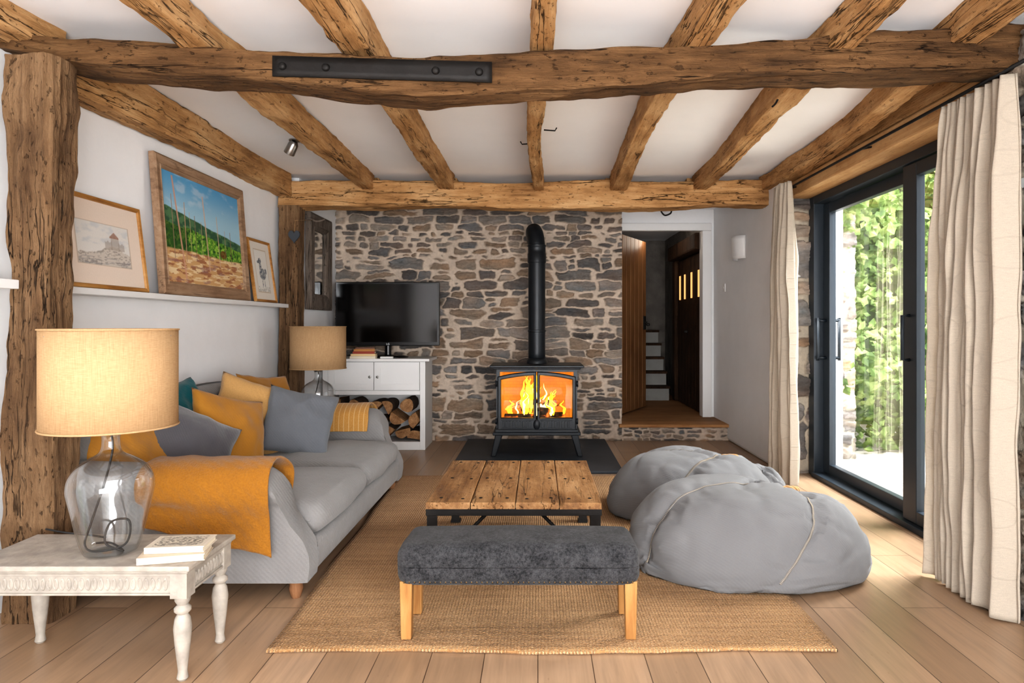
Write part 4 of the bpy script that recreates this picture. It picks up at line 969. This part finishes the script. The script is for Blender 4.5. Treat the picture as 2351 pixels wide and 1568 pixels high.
def pillow(name,c,n,s,roll,mat,label,t_=.16,h_=None,seed=0):
    h_=h_ or s; N=28; V=[];F=[];idx={}
    def pt(i,j,sg):
        u=-1+2*i/N;v=-1+2*j/N
        th=t_/2*max(0,(1-u*u)*(1-v*v))**.42*.9
        x=u*s/2*(1-.08*(1-v*v)); y=v*h_/2*(1-.08*(1-u*u))
        ed=min(1,(1-max(abs(u),abs(v)))*6)
        th+=ed*(.010*nz(u*3,v*3,seed+sg)+ .014*nz(u*1.5,v*1.5,seed)-.008*abs(nz(u*5+v*2,v*5,seed+9)))
        if i in(0,N) or j in(0,N): th=0
        z=sg*th-.02*(v*v)+.012*nz(u,v,seed+3)
        return (x+.006*nz(v*3,seed,0),y+.006*nz(u*3,seed,4),z)
    for sg in (1,-1):
        for j in range(N+1):
            for i in range(N+1):
                b_=i in(0,N) or j in(0,N)
                key=(i,j) if b_ else (i,j,sg)
                if key not in idx: idx[key]=len(V); V.append(pt(i,j,sg))
        for j in range(N):
            for i in range(N):
                q=[]
                for (a,b_) in ((i,j),(i+1,j),(i+1,j+1),(i,j+1)):
                    bb=a in(0,N) or b_ in(0,N); q.append(idx[(a,b_) if bb else (a,b_,sg)])
                F.append(q if sg>0 else q[::-1])
    Z=Vector(n).normalized(); up=Vector((0,0,1)); X=up.cross(Z).normalized(); Y=Z.cross(X)
    R_=Matrix((X,Y,Z)).transposed().to_4x4()@Matrix.Rotation(math.radians(roll),4,'Z')
    o=mesh(name,V,F,mat,True); o.matrix_world=Matrix.Translation(c)@R_; tag(o,label,"cushion","scatter cushions on the sofa"); return o
pillow('cushion',(-1.43,4.08,.57),(.36,-.82,.40),.41,-14,M['greyp'],"smooth slate-grey square cushion leaning on a pale mustard one",seed=1,t_=.18)
pillow('cushion',(-1.72,4.10,.60),(.50,-.78,.36),.46,-20,M['pale'],"pale mustard woven cushion beside the grey one",seed=2,t_=.2)
pillow('cushion',(-1.68,3.72,.55),(.88,-.42,.28),.46,-16,M['mustd'],"bright mustard cushion propped on its edge",seed=3,t_=.2)
pillow('cushion',(-1.74,3.36,.53),(.70,-.55,.45),.47,-32,M['greyv'],"dark grey velvet cushion with piped edge",seed=4,t_=.22)
pillow('cushion',(-1.84,3.08,.50),(.85,-.35,.4),.42,0,M['mustd'],"mustard cushion in the corner of the sofa by the draped arm",seed=5)
pillow('cushion',(-1.88,3.60,.68),(.9,-.3,.3),.34,10,M['teal'],"teal velvet cushion tucked behind the others",seed=6)
pillow('cushion',(-1.77,4.48,.61),(.9,-.35,.25),.44,-6,M['mustd'],"mustard cushion leaning on the sofa back by the lamp",seed=7)
def throw(name,path,x0,x1,mat,label,zslope,seed,mirror=False):
    P=smoothpath([(0,a,b_) for a,b_ in path],6); n=len(P)-1
    def f(u,v):
        k_=v*n;i=min(int(k_),n-1);p=P[i].lerp(P[i+1],k_-i); X=x0+(x1-x0)*u
        z=p.z;y=p.y
        if v<.35: z+=(zslope*(.5-u)+.012*math.sin(u*8+seed))*(1-v/.35); 
        w=.010*nz(u*5,v*4,seed)+.014*(.5+.5*math.sin(u*15+seed+2*nz(u*3,v*2,seed)))*(1-min(1,v*2.0))
        y+=(-abs(w)-.003)*(1 if v<.5 else -1)*(-1 if mirror else 1)
        X+=.022*nz(v*4,seed,u*1)
        return (X,y,z+.006*nz(u*6,v*6,seed))
    o=grid(name,f,60,70,mat,None,.010); tag(o,label,"throw"); return o
TP=[(2.775,.26),(2.77,.34),(2.76,.39),(2.734,.44),(2.732,.52),(2.77,.575),(2.84,.592),(2.91,.582),(2.97,.545),(2.99,.49),(2.995,.42)]
throw('throw_blanket',TP,-1.60,-1.08,M['must'],"mustard waffle-knit throw draped over the sofa arm",.12,1)
throw('throw_blanket',[(7.63-a,b_+.005) for a,b_ in TP],-1.74,-1.16,M['stripe'],"ochre throw with thin cream stripes folded over a sofa arm",0,4,True)
# ================================================================== SIDE TABLES
LEGP=[(.012,0),(.018,.008),(.014,.03),(.016,.05),(.024,.12),(.028,.17),(.024,.2),(.016,.215),(.026,.225),(.026,.235),(.016,.245),(.024,.26),(.024,.275)]
def sidetable(ox,oy,label,group):
    T=empty('side_table',(ox,oy,0),label,"side table",group)
    w,d=.73,.34
    def q(a,b_,c,d_,e,f): return (ox+a,ox+b_,oy+c,oy+d_,e,f)
    boxes('tabletop',[q(-w/2,w/2,-d/2,d/2,.362,.38),q(-w/2+.01,w/2-.01,-d/2+.01,d/2-.01,.352,.3615)],M['tpaint'],T,.004)
    boxes('apron',[q(-w/2+.05,w/2-.05,-d/2+.022,-d/2+.037,.28,.353),q(-w/2+.05,w/2-.05,d/2-.037,d/2-.022,.28,.353),q(-w/2+.022,-w/2+.037,-d/2+.05,d/2-.05,.28,.353),q(w/2-.037,w/2-.022,-d/2+.05,d/2-.05,.28,.353),
      q(-w/2+.05,w/2-.05,-d/2+.016,-d/2+.0215,.343,.351),q(-w/2+.05,w/2-.05,-d/2+.016,-d/2+.0215,.281,.288),q(w/2-.0215,w/2-.016,-d/2+.05,d/2-.05,.343,.351),q(w/2-.0215,w/2-.016,-d/2+.05,d/2-.05,.281,.288)],M['tpaint'],T,.001)
    def ovals(name,lst):
        V=[];F=[]
        for cx,cy,cz,ax in lst:
            n=len(V);N=14
            for ring_ in ((1,0),(.8,.006),(.55,0)):
                for k_ in range(N):
                    a=2*math.pi*k_/N; u=.0085*ring_[0]*math.cos(a); z=.021*ring_[0]*math.sin(a)
                    V.append((cx+u,cy-ring_[1],cz+z) if ax==0 else (cx+ring_[1],cy+u,cz+z))
            for r_ in range(2):
                for k_ in range(N): k2=(k_+1)%N; F.append((n+r_*N+k_,n+r_*N+k2,n+(r_+1)*N+k2,n+(r_+1)*N+k_))
        mesh(name,V,F,M['tpaint'],True,T)
    ovals('carved_frieze',[(ox-w/2+.065+i*(w-.13)/29,oy-d/2+.0215,.316,0) for i in range(30)])
    ovals('carved_frieze',[(ox+w/2-.0215,oy-d/2+.065+i*(d-.13)/10,.316,1) for i in range(11)])
    for sx_ in (-1,1):
        for sy in (-1,1):
            x=ox+sx_*(w/2-.04);y=oy+sy*(d/2-.04)
            V,F=lathe_data(LEGP,(x,y,0),20); n=len(V); V+=bv(x-.027,x+.027,y-.027,y+.027,.272,.352); F+=[tuple(i_+n for i_ in f) for f in BOXF]
            sharp(mesh('leg',V,F,M['tpaint'],True,T),45)
    return T
sidetable(-1.475,2.34,"distressed white painted side table with carved frieze and turned legs","side tables")
sidetable(-1.72,5.33,"painted side table behind the sofa arm","side tables")
# ================================================================== LAMPS
def lamp(x,y,label,r=.205):
    z=.381; L=empty('table_lamp',(x,y,z),label,"table lamp","glass table lamps")
    prof=[(.0,.003),(.07,.003),(.083,.012),(.096,.05),(.112,.12),(.127,.19),(.131,.225),(.123,.262),(.10,.295),(.067,.318),(.042,.332),(.030,.35),(.027,.38),(.030,.40),(.034,.405),(.034,.41)]
    P=smoothpath([(r_,0,h) for r_,h in prof],4)
    o=lathe('lamp_base',[(max(0,p.x),p.z) for p in P],(x,y,z),M['jug'],L,48,caps=False)
    m=o.modifiers.new("s",'SOLIDIFY'); m.thickness=.004
    lathe('lamp_fitting',[(.0,.40),(.030,.40),(.032,.41),(.024,.418),(.012,.42),(.012,.47),(.018,.475),(.018,.52),(0,.52)],(x,y,z),M['steel'],L,24)
    zs0,zs1=.425,.752
    S_=lathe('lamp_shade',[(r,zs0),(r,(zs0+zs1)/2),(r,zs1)],(x,y,z),M['shade'],L,64,caps=False); m=S_.modifiers.new("s",'SOLIDIFY'); m.thickness=.003
    for zz_ in (zs0,zs1): tube('shade_rim',[(x+(r+.001)*math.cos(a),y+(r+.001)*math.sin(a),z+zz_) for a in np.linspace(0,2*math.pi,49)[:-1]],.0035,M['shade'],L,6,True)
    for a in (0,2.1,4.2): tube('shade_spider',[(x,y,z+.50),(x+r*math.cos(a),y+r*math.sin(a),z+zs1-.02)],.002,M['steel'],L,6)
    lathe('bulb',[(0,.52),(.014,.525),(.02,.55),(.03,.585),(.022,.61),(0,.622)],(x,y,z),M['white'],L,20)
    c=smoothpath([(x,y,z+.41),(x+.005,y,z+.34),(x-.02,y-.01,z+.22),(x-.055,y-.02,z+.10),(x-.075,y-.02,z+.03),(x-.02,y-.05,z+.018),(x+.055,y-.01,z+.03),(x+.05,y+.02,z+.10),(x+.0,y+.0,z+.10),(x+.0,y-.03,z+.04),(x+.06,y-.03,z+.014),(x-.03,y+.05,z+.014),(x-.07,y+.03,z+.02)],8)
    tube('power_cord',c,.0035,M['cord'],L,8)
    return L
lamp(-1.445,2.31,"glass demijohn table lamp with linen drum shade on a painted table",.203)
lamp(-1.725,5.36,"glass table lamp with linen drum shade beyond the sofa arm",.212)
o=tube('lamp_cable',smoothpath([(-1.55,2.45,.386),(-1.62,2.47,.388),(-1.70,2.46,.40),(-1.78,2.47,.41)],8),.0035,M['cord'],None,8); tag(o,"black lamp cable trailing over the side table","cable")
def art_cover(U,V):
    C=np.zeros(U.shape+(3,))+L3(225,214,196); m=(U>.08)*(U<.92)*(V>.08)*(V<.92); n=fbm(U*22,V*22,4,3); r=np.sin(((U-.5)**2+(V-.5)**2)**.5*60+9*n)
    C=blend(C,m*sm(r,-.1,.2)*.85,L3(90,84,80)); return C
e=book('book',(-1.20,2.265,.381),.20,.13,.022,.25,lin(204,188,166),"cream paperback lying under another book","books on the side table")
e=book('book',(-1.195,2.29,.404),.185,.125,.02,.12,lin(212,202,186),"paperback with an ornate black and white cover","books on the side table")
U,V_=np.meshgrid(np.linspace(0,1,61),np.linspace(0,1,61)); Cc=art_cover(U,V_)*.82
co_=np.stack([(U-.5)*.175,(V_-.5)*.115,np.full(U.shape,.0206)],-1).reshape(-1,3); idx=np.arange(61*61).reshape(61,61); Fq=np.stack([idx[:-1,:-1],idx[:-1,1:],idx[1:,1:],idx[1:,:-1]],-1).reshape(-1,4)
rawgrid('cover_print',co_,Fq,Cc.reshape(-1,3),M['paint'],e,True)
# ================================================================== OUTSIDE
o=box('patio',2.38,14,-3,16,-.12,-.02,simple('patio_stone',lin(184,178,166),.9,var=.15,bump=.3,bs=12,bd=.01)); tag(o,"pale stone patio outside the glass doors","patio")
o=stonewall('garden_wall',.36,2.9,lambda U,V,D:(2.40+U,5.95-D,V-.02),.014,61,hr=(.12,.26),mort=np.array(lin(226,218,204)[:3]),light=1.9); tag(o,"pale rubble stone garden wall beside the doors","wall")
o=boxes('ivy_bank',[(2.8,9,8.0,8.3,-.02,5)],simple('ivy_backing',lin(90,110,62),.9,var=.4,vs=8,bump=0)); tag(o,"bank of dense green planting behind the patio","hedge",kind="stuff")  # mottled green slab backing the leaves
rs_=np.random.RandomState(4); n=17000
V=[];F=[]
for i in range(n):
    x=rs_.uniform(2.5,7.0); z=rs_.uniform(-.0,4.2); lump=fbm(np.array([x*1.6]),np.array([z*1.3]),3)[0]
    y=7.5-lump*1.9+rs_.uniform(-.15,.15)-max(0,(3.4-x))*.7
    s=rs_.uniform(.03,.065); a=rs_.uniform(0,6.28); tl=rs_.uniform(-1.1,.6)
    c_a,s_a=math.cos(a),math.sin(a)
    b0=len(V)
    for (u,v) in ((-.0,-1),(.75,-.1),(0,1),(-.75,-.1)):
        uu=u*c_a-v*s_a; vv=u*s_a+v*c_a; V.append((x+uu*s,y+vv*s*math.sin(tl)+.3*abs(u)*s,max(.0,z+vv*s*math.cos(tl))))
    F.append((b0,b0+1,b0+2,b0+3))
t=NT('ivy_leaf'); nn=t.noise(t.coords(),7,3); col=t.ramp(nn,[(.32,lin(60,86,40)),(.5,lin(114,140,74)),(.66,lin(180,194,128))])
b=t.bsdf(col,.6,0,None,.3,0,False); tr=t.n('ShaderNodeBsdfTranslucent'); t.l(col,tr.inputs[0]); ms=t.n('ShaderNodeMixShader'); ms.inputs[0].default_value=.35; t.l(b.outputs[0],ms.inputs[1]); t.l(tr.outputs[0],ms.inputs[2]); t.l(ms.outputs[0],t.out.inputs[0])
o=mesh('ivy',V,F,t.m,False); tag(o,"mass of bright green ivy leaves in the garden","ivy",kind="stuff")
# ================================================================== LIGHT
w=bpy.data.worlds.new("world"); SC.world=w; w.use_nodes=True; bg=w.node_tree.nodes['Background']; bg.inputs[0].default_value=(.90,.95,1,1); bg.inputs[1].default_value=1.5
def area(name,loc,target,sx_,sy_,power,colr):
    l=bpy.data.lights.new(name,'AREA'); l.shape='RECTANGLE'; l.size=sx_; l.size_y=sy_; l.energy=power; l.color=colr
    o=bpy.data.objects.new(name,l); COL.objects.link(o); o.location=loc
    o.rotation_euler=(Vector(target)-Vector(loc)).to_track_quat('-Z','Y').to_euler(); return o
area('daylight_window',(4.3,4.1,4.0),(.6,3.9,.2),3.0,2.6,680,(1,.995,.985))
area('fill_behind',(.4,-2.1,1.1),(-.1,3.2,3.1),3.2,1.9,195,(.975,.99,1))  # added fill panel behind the camera; the rear wall has no window
s=bpy.data.lights.new('sun','SUN'); s.energy=3.6; s.angle=.05; s.color=(1,.96,.88); so=bpy.data.objects.new('sun',s); COL.objects.link(so); so.rotation_euler=Vector((.25,.8,-.62)).to_track_quat('-Z','Y').to_euler()
def pt(name,loc,e,c,r=.05):
    l=bpy.data.lights.new(name,'POINT'); l.energy=e; l.color=c; l.shadow_soft_size=r; o=bpy.data.objects.new(name,l); COL.objects.link(o); o.location=loc
pt('fire_glow',(SX,5.95,.56),1.2,(1,.45,.12),.06)
pt('hall_fill',(1.3,8.0,2.15),2.0,(1,.88,.74),.12)  # added fill to brighten the hall, no lamp fitting there
SC.view_settings.view_transform='Standard'
try: SC.view_settings.look='Medium High Contrast'
except Exception as ex: print('look',ex)
SC.view_settings.exposure=1.0
